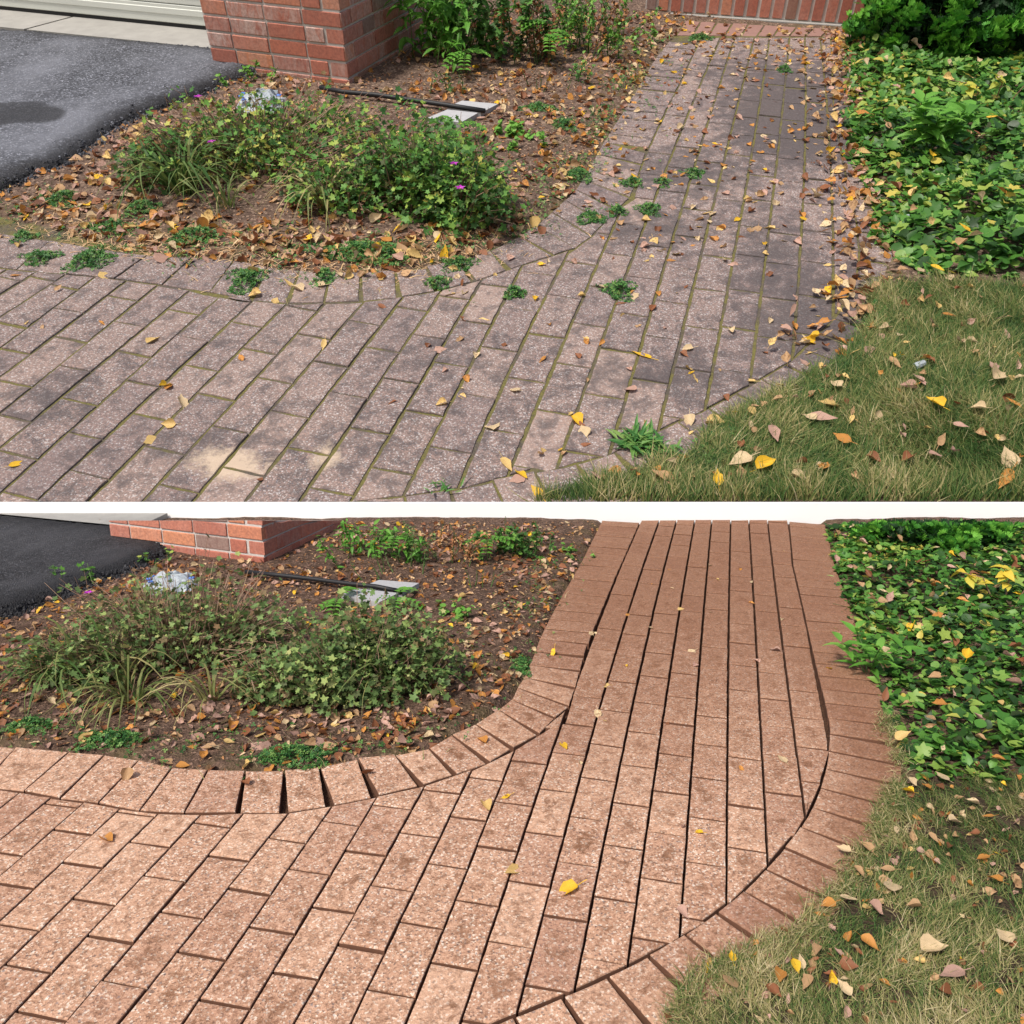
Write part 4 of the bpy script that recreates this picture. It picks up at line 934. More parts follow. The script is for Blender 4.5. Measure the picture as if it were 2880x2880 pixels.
for X, Y, h_, n, lb, kd, sz, mt, hu in [
 (700, 1035, .3, 70, 'grassy green plant at the left of the lower plant tangle', 'lance', .06, M_lance, (0, .7)),
 (800, 1040, .3, 70, 'pale seedy weed in the middle of the lower plant tangle', 'oblong', .028, M_gerB, (.1, .7)),
 (865, 1035, .3, 60, 'thin weed with rusty leaves in the lower plant tangle', 'oblong', .03, M_litter, (.05, .5)),
 (960, 1030, .3, 60, 'leafy weed at the right end of the lower plant tangle', 'lobed', .035, M_ger, (.2, .7)),
 (1000, 1020, .2, 40, 'dark weed nearest the far part of the clean walk', 'oblong', .028, M_ger, (.1, .6)),
 (715, 1090, .10, 30, 'wilted upright weed standing behind the lower stone plates', 'oblong', .022, M_gerB, (.1, .5)),
 (850, 1175, .07, 70, 'lime green low plant behind the dense grey-green shrub', 'round', .03, M_lance, (.5, 1)),
 (300, 1068, .06, 30, 'small green plant by the tip of the black driveway', 'lobed', .03, M_ger, (.3, .9)),
 (150, 1105, .10, 40, 'leafy sprig leaning over the edge of the black driveway', 'lobed', .03, M_lance, (.2, .8)),
 (905, 1115, .09, 16, 'dry dead flower stalk in the litter beside the clean narrow walk', 'oblong', .02, M_litter, (0, .3)),
 (1075, 1020, .05, 18, 'tiny yellow-green seedling close to the far left edge of the clean walk', 'round', .03, M_lance, (.6, 1))]:
    big = Y < 1045; stems_plant('B', X, Y+(24 if big else 0), h_*1.2, n*(4 if big else 1), lb, kd, size=sz*.85, mat_=mt, hue=hu, stems=9 if big else 5, spread=.2 if big else .1)
pinnate('B', 750, 1060, .16, 5, 'young locust seedling hanging before the lower plant tangle')
pinnate('B', 920, 1062, .18, 6, 'young locust seedling with round leaflets at the right of the lower tangle')
pinnate('B', 750, 1145, .06, 4, 'locust seedling sprouting beside the lower stone plates')
pinnate('B', 640, 1150, .05, 3, 'flat locust seedling left of the lower stone plates')

# right-hand ground cover, taller leafy plant, turning sapling and cypress
def region_pts(pl, poly, n, avoid=None):
    P = np.array(poly); lo, hi = P.min(0), P.max(0); out = np.zeros((0, 2))
    while len(out) < n:
        q = rng.uniform(lo, hi, (n*2, 2)); q = q[inpoly(q, P)]; out = np.concatenate([out, q])
    return out[:n]
def cover(name, pl, poly, n, size, hmax, label, hue, mat_, tmpl=T_kid):
    Q = region_pts(pl, poly, n); d = dpoly(Q, np.array(poly)); gz = ground_h(pl, Q[:, 0], Q[:, 1])[0]
    hz = hmax*np.clip(d/.16, .15, 1)*(.65+.5*fnoise(Q[:, 0], Q[:, 1], 9, 8))*rng.random(n)**.5
    P = np.stack([Q[:, 0], Q[:, 1], gz+np.maximum(hz, .004)], -1); ok = lim(pl, P, .03); P = P[ok]; k = len(P)
    keep = fnoise(P[:, 0], P[:, 1], 14, 11)+rng.normal(0, .25, k) > -.6; P = P[keep]; k = len(P)
    hu = np.clip(rng.uniform(*hue, k)+.22*fnoise(P[:, 0], P[:, 1], 6, 12)+(rng.random(k) < .03)*.5, 0, 1)
    m = Mesh(); kd_ = rng.random(k)
    for T_, s0, s1, kz_ in ((T_kid, 0, .5, 1), (T_lob, .5, .72, 1.15), (T_obl, .72, 1, 1.25)):
        q_ = (kd_ >= s0) & (kd_ < s1); n_ = int(q_.sum()); cloud(m, *T_, P[q_], rng.uniform(0, 6.28, n_), rng.normal(-.05, .38, n_), rng.normal(0, .35, n_), kz_*size*rng.uniform(.35, 1.3, n_), np.stack([hu[q_], 0*hu[q_], 0*hu[q_]], -1))
    for q in P[:500]: tube(m, [(q[0]+rng.normal(0, .02), q[1]+rng.normal(0, .02), 0), q], .0012, .001, 3, (.3, 0, 0))
    return tag(m.obj(name, mat_, pl, smooth=True), label, 'ground cover', kind='stuff')
covA = fpt('A', [(1590,95),(1600,160),(1592,230),(1605,300),(1640,380),(1655,450),(1700,505),(1760,530),(1990,545),(2100,300),(2050,20),(1640,20)])
covB = fpt('B', [(1560,985),(1568,1100),(1590,1200),(1640,1290),(1690,1360),(1710,1450),(1740,1478),(1990,1475),(2100,1200),(2050,985)])
cover('ground_cover', 'A', covA, 15000, .038, .13, 'glossy round-leaved ground cover right of the mossy walk', (.2, .85), M_cov)
cover('ground_cover', 'B', covB, 9000, .036, .09, 'thinner round-leaved ground cover right of the clean walk', (.15, .85), M_cov)
def lance_plant(pl, X, Y, h_, n, L, label, stems=5):
    u, v = fpt(pl, [(X, Y)])[0]; gz = hg(pl, u, v); root = empty('leafy_plant', pl, u, v, gz); tag(root, label, 'plant'); ms, ml = Mesh(), Mesh()
    for k in range(stems):
        a = 2*math.pi*k/stems+rng.normal(0, .3); tp = np.array([u+.11*math.cos(a), v+.09*math.sin(a), gz+h_*rng.uniform(.75, 1)]); b = np.array([u, v, gz-.01])
        tube(ms, [b, (b+tp)/2+[0, 0, .03], tp], .003, .0015, 5)
        for i in range(n):
            t = .35+.65*i/(n-1); q = b+(tp-b)*t; cloud(ml, *T_lan, [q], a-math.pi/2+i*2.4, rng.uniform(-.1, .5), rng.normal(0, .2), L*rng.uniform(.7, 1.1), [(rng.uniform(.1, .8), 0, 0)])
    child(ml, 'leaves', M_lance, root, pl, True); child(ms, 'stems', M_gstem, root, pl)
lance_plant('A', 1745, 320, .26, 16, .12, 'bright leafy plant with long pointed leaves rising from the upper ground cover', 6)
lance_plant('B', 1640, 1270, .17, 11, .085, 'leafy plant with pointed leaves hanging over the right edge of the clean walk', 4)
def sapling(pl, X, Y, h_, label, hue, n=14):
    u, v = fpt(pl, [(X, Y)])[0]; gz = hg(pl, u, v)
    if pl == 'B': h_ = min(h_, hline(v)-gz-.015)
    root = empty('turning_sapling', pl, u, v, gz); tag(root, label, 'sapling'); ms, ml = Mesh(), Mesh()
    for k in range(3):
        tp = np.array([u-.2+.18*k, v-.03*k, gz+h_*(.75+.12*k)]); b = np.array([u+.03*k, v, gz-.01]); md = (b+tp)/2+[.02, 0, .06]
        tube(ms, [b, md, tp], .004, .0015, 5)
        for i in range(n):
            t = rng.uniform(.45, 1.05); q = (1-t)**2*b+2*t*(1-t)*md+t*t*tp; cloud(ml, *T_obl, [q], rng.uniform(0, 6.28), rng.uniform(-.6, .3), rng.normal(0, .3), .062*rng.uniform(.7, 1.1), [(rng.uniform(*hue), 0, 0)])
    child(ml, 'leaves', M_yel, root, pl, True); child(ms, 'branches', M_stem, root, pl)
sapling('A', 1850, 230, .2, 'small sapling with yellow-green leaves above the upper ground cover', (0, .6), 7)
sapling('B', 1880, 1150, .22, 'sapling with yellow autumn leaves at the right of the lower cypress', (.2, 1))
def cypress(pl, cx0, cx1, yb, depth, ytop, n, label, size=.036):
    (u0, v0), (u1, _) = fpt(pl, [(cx0, yb), (cx1, yb)]); cu, cv, ru = (u0+u1)/2, v0+depth, abs(u1-u0)/2; gz = hg(pl, cu, cv)
    h = h_at(pl, cu, cv, ytop*1.4907)-gz
    root = empty('cypress_bush', pl, cu, cv, gz); tag(root, label, 'shrub')
    m = Mesh()
    for k in range(95):                                # sprays cluster into rounded clumps with dark gaps between
        c, a, ph = dome(1, cu, cv, ru, depth, h, 5, .16, z0=gz+.05); c = c[0]; a = a[0]; ph = ph[0]; kk = n//95; P = c+rng.normal(0, .03, (kk, 3))*[1, 1, .8]; ok = lim(pl, P, .03); P = P[ok]; kk = len(P)
        if not kk: continue
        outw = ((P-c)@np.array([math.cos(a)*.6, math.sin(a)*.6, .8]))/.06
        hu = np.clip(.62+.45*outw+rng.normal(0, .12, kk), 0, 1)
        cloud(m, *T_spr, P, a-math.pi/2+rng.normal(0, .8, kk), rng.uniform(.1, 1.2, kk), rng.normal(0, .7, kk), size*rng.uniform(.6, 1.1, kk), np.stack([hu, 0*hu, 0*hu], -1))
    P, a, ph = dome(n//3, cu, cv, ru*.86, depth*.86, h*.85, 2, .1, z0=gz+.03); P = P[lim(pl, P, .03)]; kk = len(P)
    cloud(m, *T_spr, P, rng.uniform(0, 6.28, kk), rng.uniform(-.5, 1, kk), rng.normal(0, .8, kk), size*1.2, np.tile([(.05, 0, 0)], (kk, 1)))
    child(m, 'foliage', M_cyp, root, pl)
    m = Mesh()
    for k in range(9):
        a_ = rng.uniform(0, 6.28); t_ = np.array([cu+ru*.6*math.cos(a_), cv+depth*.6*math.sin(a_), gz+min(h*.6, (hline(cv)-gz)*.6 if pl == 'B' else 9)]); tube(m, [(cu, cv, gz-.02), (t_+[cu, cv, gz])/2+[0, 0, .05], t_], .018, .006, 6)
    child(m, 'trunk', M_stem, root, pl)
cypress('A', 1650, 2080, 150, .45, -60, 9000, 'dark green cypress bush with scaly fans at the top right beyond the upper ground cover')
cypress('B', 1640, 1960, 1060, .30, 960, 6000, 'low green cypress fans at the back right of the clean walk', .032)

# ------------------------------------------------------------------ lawns
def lawn(name, pl, poly, n, L, label, straw, gaps=-9.0, seed=3):
    Q = region_pts(pl, poly, n); c = fnoise(Q[:, 0], Q[:, 1], 8, seed); c2 = fnoise(Q[:, 0], Q[:, 1], 44, seed+1)
    ok = (c2+.6*c+rng.normal(0, .22, n) > gaps); Q, c = Q[ok], c[ok]; k = len(Q); gz = ground_h(pl, Q[:, 0], Q[:, 1])[0]
    P = np.stack([Q[:, 0], Q[:, 1], np.maximum(gz, -.002)], -1)
    comb = 2.2*fnoise(Q[:, 0], Q[:, 1], 5, seed+7)
    c3 = fnoise(Q[:, 0], Q[:, 1], 19, seed+4); dens = np.clip(.5+.9*c3+rng.normal(0, .3, k), .25, 1.2); hu = np.clip(straw+.3*c+.35*c3+rng.normal(0, .2, k), 0, 1)
    m = Mesh(); h2 = k//2; T2 = np.array(T_bl2[0])*[.85, 1, 1]; T1_ = np.array(T_bl[0])*[.8, 1, 1]
    yw = comb+rng.normal(0, 1.0, k); pt = rng.uniform(-1.4, .1, k)
    if pl == 'A': e_ = Q[:, 1] < VA+.06; pt = np.where(e_, -.12, pt); yw = np.where(e_, rng.normal(0, .5, k), yw)
    rl = rng.normal(0, .3, k); sc = L*rng.uniform(.5, 1.2, k)*(.6+.5*dens); co = np.stack([hu, 0*hu, 0*hu], -1)
    cloud(m, T2, T_bl2[1], P[:h2], yw[:h2], pt[:h2], rl[:h2], sc[:h2], co[:h2]); cloud(m, T1_, T_bl[1], P[h2:], yw[h2:], pt[h2:], rl[h2:], sc[h2:], co[h2:])
    return tag(m.obj(name, M_grass, pl), label, 'grass', kind='stuff')
vA_ = VA+.005
lawnA_in = [(p[0], max(p[1], vA_)) for p in lawnA]
lawn('lawn_grass', 'A', lawnA_in, 80000, .056, 'mixed green and straw-coloured lawn grass right of the mossy walk', .46)
lawn('lawn_grass', 'B', lawnB, 40000, .042, 'thin patchy lawn grass over dark soil right of the clean walk', .5, -.12, 5)
# rim of matted turf and roots along the cut edge of the clean walk
m = Mesh(); pts = outR_B[(outR_B[:, 1] < 2.5) & (outR_B[:, 1] > 1.1)]
seg = np.linalg.norm(np.diff(pts, axis=0), axis=1); cum = np.concatenate([[0], np.cumsum(seg)]); s_ = rng.uniform(0, cum[-1], 5200)
C = np.stack([np.interp(s_, cum, pts[:, 0]), np.interp(s_, cum, pts[:, 1])], -1)+rng.normal(0, .016, (5200, 2))+[.012, -.004]
cl_ = fnoise(C[:, 0], C[:, 1], 40, 21)+rng.normal(0, .3, 5200) > -.1; C = C[cl_]; k = len(C)
cloud(m, *T_bl2, np.concatenate([C, np.full((k, 1), .0)+rng.uniform(0, .015, (k, 1))], 1), rng.uniform(0, 6.28, k), rng.uniform(-1.3, -.2, k), rng.normal(0, .4, k), .034*rng.uniform(.5, 1.2, k), np.stack([rng.uniform(.3, 1, k), np.zeros(k), np.zeros(k)], -1))
tag(m.obj('turf_edge', M_grass, 'B'), 'matted straw-coloured turf rim along the cut edge of the clean walk', 'grass', kind='stuff')

# ------------------------------------------------------------------ hose, plates, bag, small rubbish
def plate(pl, pts, lb):
    P = [np.array(g(pl, *px('U1' if pl == 'A' else 'L1', *p))) for p in pts]; m = Mesh(); c = np.mean(P, 0); gz = hg(pl, *c)+.008
    prism(m, P, gz-.02, gz+.014); tag(m.obj('stone_plate', M_plate, pl), lb, 'stone plate')
plate('A', [(1690,440),(1745,415),(1880,428),(1815,462)], 'pale grey square stone plate behind the black edging strip in the upper bed')
plate('A', [(1615,482),(1690,450),(1805,463),(1740,500)], 'pale grey square stone plate in front of the black edging strip in the upper bed')
plate('B', [(1385,303),(1432,284),(1582,296),(1520,332)], 'speckled stone plate behind the black edging strip beside the clean walk bed')
plate('B', [(1290,345),(1345,320),(1505,338),(1432,374)], 'speckled stone plate in front of the black edging strip beside the clean walk bed')
def strip(pl, t, pts, lb):
    P = [g(pl, *px(t, *p)) for p in pts]; m = Mesh(); tube(m, [(u, v, hg(pl, u, v)+.028) for u, v in P], .011, .011, 8); tag(m.obj('edging_strip', M_rubber, pl, smooth=True), lb, 'garden edging')
strip('A', 'U1', [(1215,372),(1300,390),(1420,402),(1560,422),(1700,440),(1830,462)], 'thin black edging strip lying across the soil to two pale plates, upper bed')
strip('B', 'L1', [(930,258),(1050,272),(1180,285),(1300,303),(1420,318),(1520,332)], 'thick black edging strip lying across the soil to two speckled plates, lower bed')
def bag(pl, t, pts, lb):
    P = np.array(G(pl, t, pts)); lo, hi = P.min(0), P.max(0); c = (lo+hi)/2; r = (hi-lo)/2; gz = hg(pl, *c); m = Mesh(); n_, k_ = 26, 9; V = []; co = []
    for j in range(k_):
        for i in range(n_):
            a = 2*math.pi*i/n_; rr = (1-(j/(k_-1))**1.6)*(1+.12*math.sin(5*a+j)+.08*rng.normal())
            V.append((c[0]+r[0]*rr*math.cos(a), c[1]+r[1]*rr*math.sin(a), gz+.07*math.sin(j/(k_-1)*1.5)+rng.normal(0, .006)))
    Fc = [(j*n_+i, j*n_+(i+1) % n_, (j+1)*n_+(i+1) % n_, (j+1)*n_+i) for j in range(k_-1) for i in range(n_)]
    root = empty('plastic_bag', pl, *c, gz); tag(root, lb, 'bag'); m.add(V, Fc); child(m, 'sheet', M_plast, root, pl)
    for a in (2.9, 3.35, -.05, 3.9): 
        m = Mesh()
        x, y = c[0]+r[0]*.8*math.cos(a), c[1]+r[1]*.8*math.sin(a); box(m, (x, y, gz+.052), (.022, .02, .006), a, bev=.002)
        child(m, 'blue_marking', M_blue, root, pl)
bag('A', 'U1', [(905,425),(1080,425),(990,390),(990,455)], 'crumpled white plastic bag with blue print behind the upper sprawling shrub')
bag('B', 'L1', [(545,300),(745,300),(640,268),(640,325)], 'crumpled white plastic bag with blue print behind the lower sprawling shrub')
def litter_bit(X, Y, lb, r=.011, pl='A', nm='bottle_top'):
    u, v = fpt(pl, [(X, Y)])[0]; m = Mesh(); tube(m, [(0, 0, .0), (.012, .004, .004), (.028, .012, .006)], r, r*.8, 8); tag(m.obj(nm, M_plast, pl, M=Matrix.Translation((u, v, .035))), lb, 'plastic bit')
litter_bit(1718, 712, 'small pale blue-white plastic cap lying in the upper lawn')
litter_bit(1695, 430, 'small white scrap among the upper ground cover leaves', .007, nm='white_scrap')

# ------------------------------------------------------------------ fallen leaves
LV = []                                               # (pl, u, v, h, yaw, tilt, roll, size, template, colour, zone)
def wpick(w_): return int(rng.choice(len(w_), p=np.array(w_)/sum(w_)))
def addleaf(pl, u, v, size, ci=None, zone='', up=0.0, flat=.25, w_=(3, 1, 3, 2, 2, 2, 2), gz=None):
    ci = wpick(w_) if ci is None else ci
    z_ = (gz if gz is not None else max(hg(pl, u, v), 0))+.001+up
    LV.append((pl, u, v, z_, rng.uniform(0, 6.28), rng.normal(0, flat), rng.normal(0, flat), size, int(rng.integers(8)), ci, zone))
ZP = {'A': 'on mossy pavers', 'B': 'on clean pavers'}; ZL = {'A': 'on thick lawn', 'B': 'on patchy lawn'}; ZS = {'A': 'on upper soil', 'B': 'on lower soil'}
# placed one by one: x, y, size(m), colour
for X, Y, sz, ci in [(200,520,.055,0),(290,642,.055,0),(193,610,.035,3),(50,610,.03,0),(80,620,.03,2),(308,728,.045,1),(320,730,.035,3),(343,757,.065,6),(318,800,.045,0),(285,832,.05,0),(610,652,.05,0),(455,675,.035,3),(832,660,.045,4),(913,604,.045,0),(897,672,.035,6),(738,758,.04,5),(832,763,.04,0),(970,735,.045,6),(880,718,.035,3),(930,805,.06,6),(1090,797,.055,1),(1102,813,.055,6),(1210,670,.075,1),(1187,735,.05,4),(957,877,.07,0),(985,895,.06,1),(1012,927,.06,1),(975,905,.05,4),(1010,562,.04,1),(1022,500,.045,1),(1367,490,.045,6),(1135,648,.03,3),(1295,660,.05,6),(1313,715,.05,0),(1305,703,.03,1),(1412,718,.045,0),(1520,668,.045,0),(1532,638,.055,1),(1380,625,.035,6),(1375,778,.065,1),(1400,775,.065,6),(1300,797,.06,6),(1350,800,.06,0),(1285,868,.06,3),(1232,890,.06,2),(1162,900,.06,3),(545,535,.06,0),(560,545,.055,6),(480,557,.05,0),(520,567,.035,0),(190,350,.05,1),(1185,552,.05,3),(1195,560,.055,6),(1140,542,.045,6),(680,520,.045,2),(1540,300,.05,1),(1390,168,.07,1),(1330,275,.04,3),(1015,220,.04,1),(1350,272,.04,1),(1520,415,.06,1),(35,875,.05,1),(1240,915,.06,6),(490,905,.02,5),(1450,520,.04,5),(1560,560,.04,6),(30,80+440,.04,3)]:
    u, v = fpt('A', [(X, Y)])[0]; addleaf('A', u, v, sz*.88, ci, ZP['A'])
for X, Y, sz, ci in [(1390,890,.085,6),(1455,842,.1,4),(1440,898,.07,1),(1545,812,.095,4),(1580,850,.065,3),(1555,785,.08,0),(1700,890,.05,5),(1750,790,.07,1),(1765,855,.07,2),(1755,883,.05,4),(1870,740,.085,6),(1885,925,.1,3),(1890,885,.08,6),(1700,760,.065,4),(1680,710,.065,2),(1720,740,.06,4),(1830,800,.05,6),(1715,755,.05,3),(1670,708,.07,6),(1500,920,.05,6),(1240,915,.06,2),(1520,810,.05,6),(1480,690,.05,2),(1510,700,.05,4),(1570,745,.055,6),(1455,660,.05,0),(1660,640,.05,6),(1600,610,.05,4),(1760,530,.07,1),(1730,532,.07,6),(1700,530,.06,2),(1840,590,.06,2),(1780,620,.05,3),(1860,720,.05,4),(1800,830,.05,4),(1640,890,.05,5),(1350,920,.06,1),(1690,655,.04,6),(1800,675,.05,6),(1740,705,.05,5),(1895,790,.06,3),(1885,660,.05,4),(1550,900,.05,3),(1600,800,.04,2)]:
    u, v = fpt('A', [(X, Y)])[0]; addleaf('A', u, v, sz*.76, ci, ZL['A'], .03)
for X, Y, sz, ci in [(1065,1408,.06,1),(1068,1685,.075,1),(965,1645,.055,0),(918,1523,.05,0),(952,1505,.04,1),(1315,1570,.04,1),(1400,1453,.035,3),(1475,1432,.055,6),(1565,1262,.05,1),(908,1398,.05,3),(202,1587,.05,3),(1115,1195,.035,6),(1145,1295,.03,0),(1130,1350,.05,6),(1427,1247,.035,4),(1462,1227,.045,4),(1303,1230,.045,6),(1313,1257,.035,4),(1418,1098,.045,6),(1285,1150,.04,0),(1228,1185,.03,6),(1262,1075,.03,3),(1395,1075,.03,3),(1340,1068,.03,6),(1355,1095,.025,0),(1340,1155,.03,6),(1418,1138,.035,3),(1185,1160,.03,3),(1475,1170,.025,6),(1270,1110,.03,6),(1230,1102,.02,3),(1480,1040,.025,0),(1120,1195,.03,6),(1288,1725,.04,4),(1180,1258,.025,1),(1140,1360,.03,0),(1095,1440,.02,6),(1290,1560,.02,4),(1260,1365,.02,5)]:
    u, v = fpt('B', [(X, Y)])[0]; addleaf('B', u, v, sz*.88, ci, ZP['B'])
for X, Y, sz, ci in [(1760,1815,.075,6),(1790,1865,.09,4),(1640,1800,.06,3),(1590,1885,.05,6),(1470,1860,.06,3),(1460,1888,.05,5),(1540,1810,.05,2),(1850,1640,.06,3),(1680,1690,.07,6),(1630,1610,.065,2),(1590,1615,.05,6),(1870,1680,.06,3),(1670,1655,.05,2),(1560,1720,.05,3),(1600,1710,.055,6),(1380,1820,.04,1),(1775,1480,.06,6),(1720,1488,.06,6),(1745,1498,.05,3),(1710,1505,.045,1),(1840,1460,.05,5),(1780,1900,.05,5),(1650,1730,.05,4),(1890,1790,.06,6),(1720,1730,.05,2),(1600,1840,.05,5),(1380,1870,.06,2),(1520,1870,.05,2),(1500,1840,.04,1),(1690,1580,.05,6),(1760,1600,.05,2),(1800,1570,.05,6),(1830,1530,.05,6),(1860,1560,.05,3),(1720,1590,.04,2),(1620,1660,.05,2),(1510,1830,.045,6)]:
    u, v = fpt('B', [(X, Y)])[0]; addleaf('B', u, v, sz*.74, ci, ZL['B'], .02)
def inimg(pl, u, v, m_=60):
    X, Y = proj(pl, u, v); return -m_ < X < 2880+m_ and -m_ < Y < 2880+m_
# scattered over the mossy walk: thick at the far end and against the ground cover
def along(line, n, off, sd_):
    seg = np.linalg.norm(np.diff(line, axis=0), axis=1); cum = np.concatenate([[0], np.cumsum(seg)]); s = rng.uniform(0, cum[-1], n)
    i = np.clip(np.searchsorted(cum, s)-1, 0, len(seg)-1); t = (line[i+1]-line[i])/seg[i][:, None]; nn = np.stack([-t[:, 1], t[:, 0]], -1)
    return np.stack([np.interp(s, cum, line[:, 0]), np.interp(s, cum, line[:, 1])], -1)+nn*(off+rng.normal(0, sd_, n))[:, None]
n_far = fpt('A', [(1240,70),(1640,80),(1660,480),(1100,480),(1110,300),(1230,110)])
for p in region_pts('A', n_far, 460): addleaf('A', p[0], p[1], rng.uniform(.018, .045), zone=ZP['A'], w_=(2, .5, 4, 3, 2, 3, 3))
for p in region_pts('A', fpt('A', [(1000,480),(1640,480),(1620,680),(1300,880),(1000,900),(700,560)]), 60): addleaf('A', p[0], p[1], rng.uniform(.015, .04), zone=ZP['A'])
for p in region_pts('A', fpt('A', [(1300,40),(1650,60),(1640,140),(1250,110)]), 200): addleaf('A', p[0], p[1], rng.uniform(.025, .05), zone=ZP['A'], w_=(2, .5, 4, 4, 2, 4, 2))
R_up = outR_A[(outR_A[:, 1] > 2.05) & (outR_A[:, 1] < 5.6)]
for p in along(R_up[np.argsort(R_up[:, 1])], 560, .07, .07): addleaf('A', p[0], p[1], rng.uniform(.025, .05), zone=ZP['A'], up=rng.uniform(0, .02), flat=.5, w_=(1, .3, 5, 3, 3, 3, 2))
for p in region_pts('A', lawnA_in, 150): 
    if p[1] > 1.5: addleaf('A', p[0], p[1], rng.uniform(.018, .036), zone=ZL['A'], up=.027, flat=.5)
for p in region_pts('B', lawnB, 300): addleaf('B', p[0], p[1], rng.uniform(.01, .028), zone=ZL['B'], up=.01, flat=.5, w_=(1, .3, 4, 3, 3, 3, 3))
for p in region_pts('A', covA, 130): addleaf('A', p[0], p[1], rng.uniform(.03, .055), zone='on upper ground cover', up=.07+rng.random()*.05, flat=.5, w_=(3, 1.5, 3, 2, 2, 2, 3))
for p in region_pts('B', covB, 260):
    if hline(p[1]) > .12: addleaf('B', p[0], p[1], rng.uniform(.03, .055), zone='on lower ground cover', up=.03+rng.random()*.06, flat=.5, w_=(2, .6, 4, 2, 3, 3, 4))
# soil beds
bedA = np.array([(-2.6, 2.2), (1.3, 2.2), (1.3, 5.9), (-1.0, 5.9), (-2.6, 2.9)]); bedB = np.array([(-3.0, 1.7), (.9, 1.7), (.9, DB-.05), (-3, DB-.05)])
def bed(pl, box_, n, asp, smin, smax, w_, holes=()):
    Q = region_pts(pl, box_, n); h_, ins, d = ground_h(pl, Q[:, 0], Q[:, 1]); c = fnoise(Q[:, 0], Q[:, 1], 7, 31); a_ = inpoly(Q, np.array(asp))
    for q, hh, i_, cc_, aa, dd_ in zip(Q, h_, ins, c, a_, d):
        if i_ or aa or not inimg(pl, *q) or cc_+rng.normal(0, .35) < -.2 or q[0] > (1.25 if pl == 'A' else .95): continue
        cc0 = cA if pl == 'A' else cB; ff = fA if pl == 'A' else fB; nn_ = np.array([-ff[1], ff[0]]); rel = q-cc0
        if -1.0 < rel@ff < 0.01 and rel@nn_ > -.01: continue
        if pl == 'B' and hh+.02 > hline(q[1]): continue
        k = .6 if any(abs(q[0]-hx) < hr and abs(q[1]-hy) < hr*.6 for hx, hy, hr in holes) else 1
        if k < 1 and rng.random() < .75: continue
        addleaf(pl, q[0], q[1], rng.uniform(smin, smax), zone=ZS[pl], up=rng.uniform(0, .008), flat=.45, w_=w_, gz=float(hh))
bare = [(*g('A', *px('U1', 1450, 440)), .3), (*g('A', *px('U1', 1560, 290)), .25)]; bareB = [(*g('B', *px('L1', 1150, 350)), .3), (*g('B', *px('L1', 1250, 180)), .3), (*g('B', *px('L1', 800, 930)), .3)]
bed('A', bedA, 7600, aspA, .02, .05, (1.2, .35, 4, 3.2, 3.2, 4.5, 1.2), bare); bed('B', bedB, 9500, aspB, .02, .045, (1, .3, 3.5, 2.6, 3, 5, 1.3), bareB)
# front of the upper bed: large curled leaves along the soldier course
L_ = outL_A[(outL_A[:, 1] < 3.2)]
for p in along(outL_B[(outL_B[:, 1] < 3.0) & (outL_B[:, 0] > -1.9)], 170, -.17, .10): addleaf('B', p[0], p[1], rng.uniform(.025, .05), zone=ZS['B'], up=rng.uniform(0, .01), flat=.5, w_=(1, .3, 3, 2, 5, 4, 1))
for p in along(L_, 230, -.13, .08): addleaf('A', p[0], p[1], rng.uniform(.035, .06), zone=ZS['A'], up=rng.uniform(0, .012), flat=.5, w_=(2, .5, 4, 2.5, 4, 2.5, 2))
for p in along(outL_A[(outL_A[:, 1] > 2.6)], 420, -.1, .13): addleaf('A', p[0], p[1], rng.uniform(.025, .045), zone=ZS['A'], up=rng.uniform(0, .008), flat=.45, w_=(1.5, .6, 4, 3.5, 2, 2.5, 2))
LV = [l for l in LV if inimg(l[0], l[1], l[2], 120) and (l[0] == 'B' or l[2] > VA+.03)]
def pixsize(l):
    p = PL[l[0]]['p']; z = l[2]*math.cos(p)+(H-l[3])*math.sin(p); vis = inimg(l[0], l[1], l[2], -5); return l[7]/z*F*(1 if vis else .0)
LV.sort(key=lambda l: -pixsize(l)); print('leaves', len(LV))
ANC = {'A': [('the sandy spill', 430, 870), ('the dandelion weed', 1205, 830), ('the round clover', 465, 528), ('the large clover mat', 690, 480), ('the dense green shrub', 830, 440), ('the midway clover', 1168, 548), ('the sprawling shrub', 420, 380), ('the plastic cap', 1718, 712),
 ('the bottom right corner', 1890, 930), ('the ground cover edge', 1760, 540), ('the bend', 1600, 640), ('the grey driveway', 60, 350), ('the far left', 40, 620), ('the wide walk centre', 650, 720), ('the front edge', 1000, 920), ('the lawn tip', 1350, 880), ('the lawn centre', 1650, 830), ('the narrow walk', 1350, 350), ('the far wall', 1450, 80), ('the stained pavers', 70, 420), ('the locust seedling', 880, 160), ('the stone plates', 890, 230), ('the pointed-leaf plant', 1780, 350), ('the corner pavers', 1080, 440)],
 'B': [('the dense shrub', 650, 1400), ('the black driveway', 100, 1200), ('the far left', 60, 1600), ('the wide bend', 1450, 1650), ('the wide walk centre', 600, 1700), ('the wedge joints', 750, 1480), ('the narrow walk', 1300, 1150), ('the cut turf edge', 1560, 1720), ('the bottom right corner', 1880, 1860), ('the pointed-leaf plant', 1640, 1230), ('the yellow sapling', 1880, 1100), ('the ground cover edge', 1760, 1480), ('the lawn foot', 1450, 1870), ('the lawn centre', 1720, 1680), ('the stone plates', 740, 1130), ('the grass clump', 120, 1330), ('the clover mat', 545, 1425), ('the inner corner', 1000, 1380), ('the middle joint', 1150, 1550), ('the cover centre', 1800, 1330)]}
SH = ['flat', 'cupped', 'curled', 'flat', 'curled', 'cupped', 'flat', 'folded']
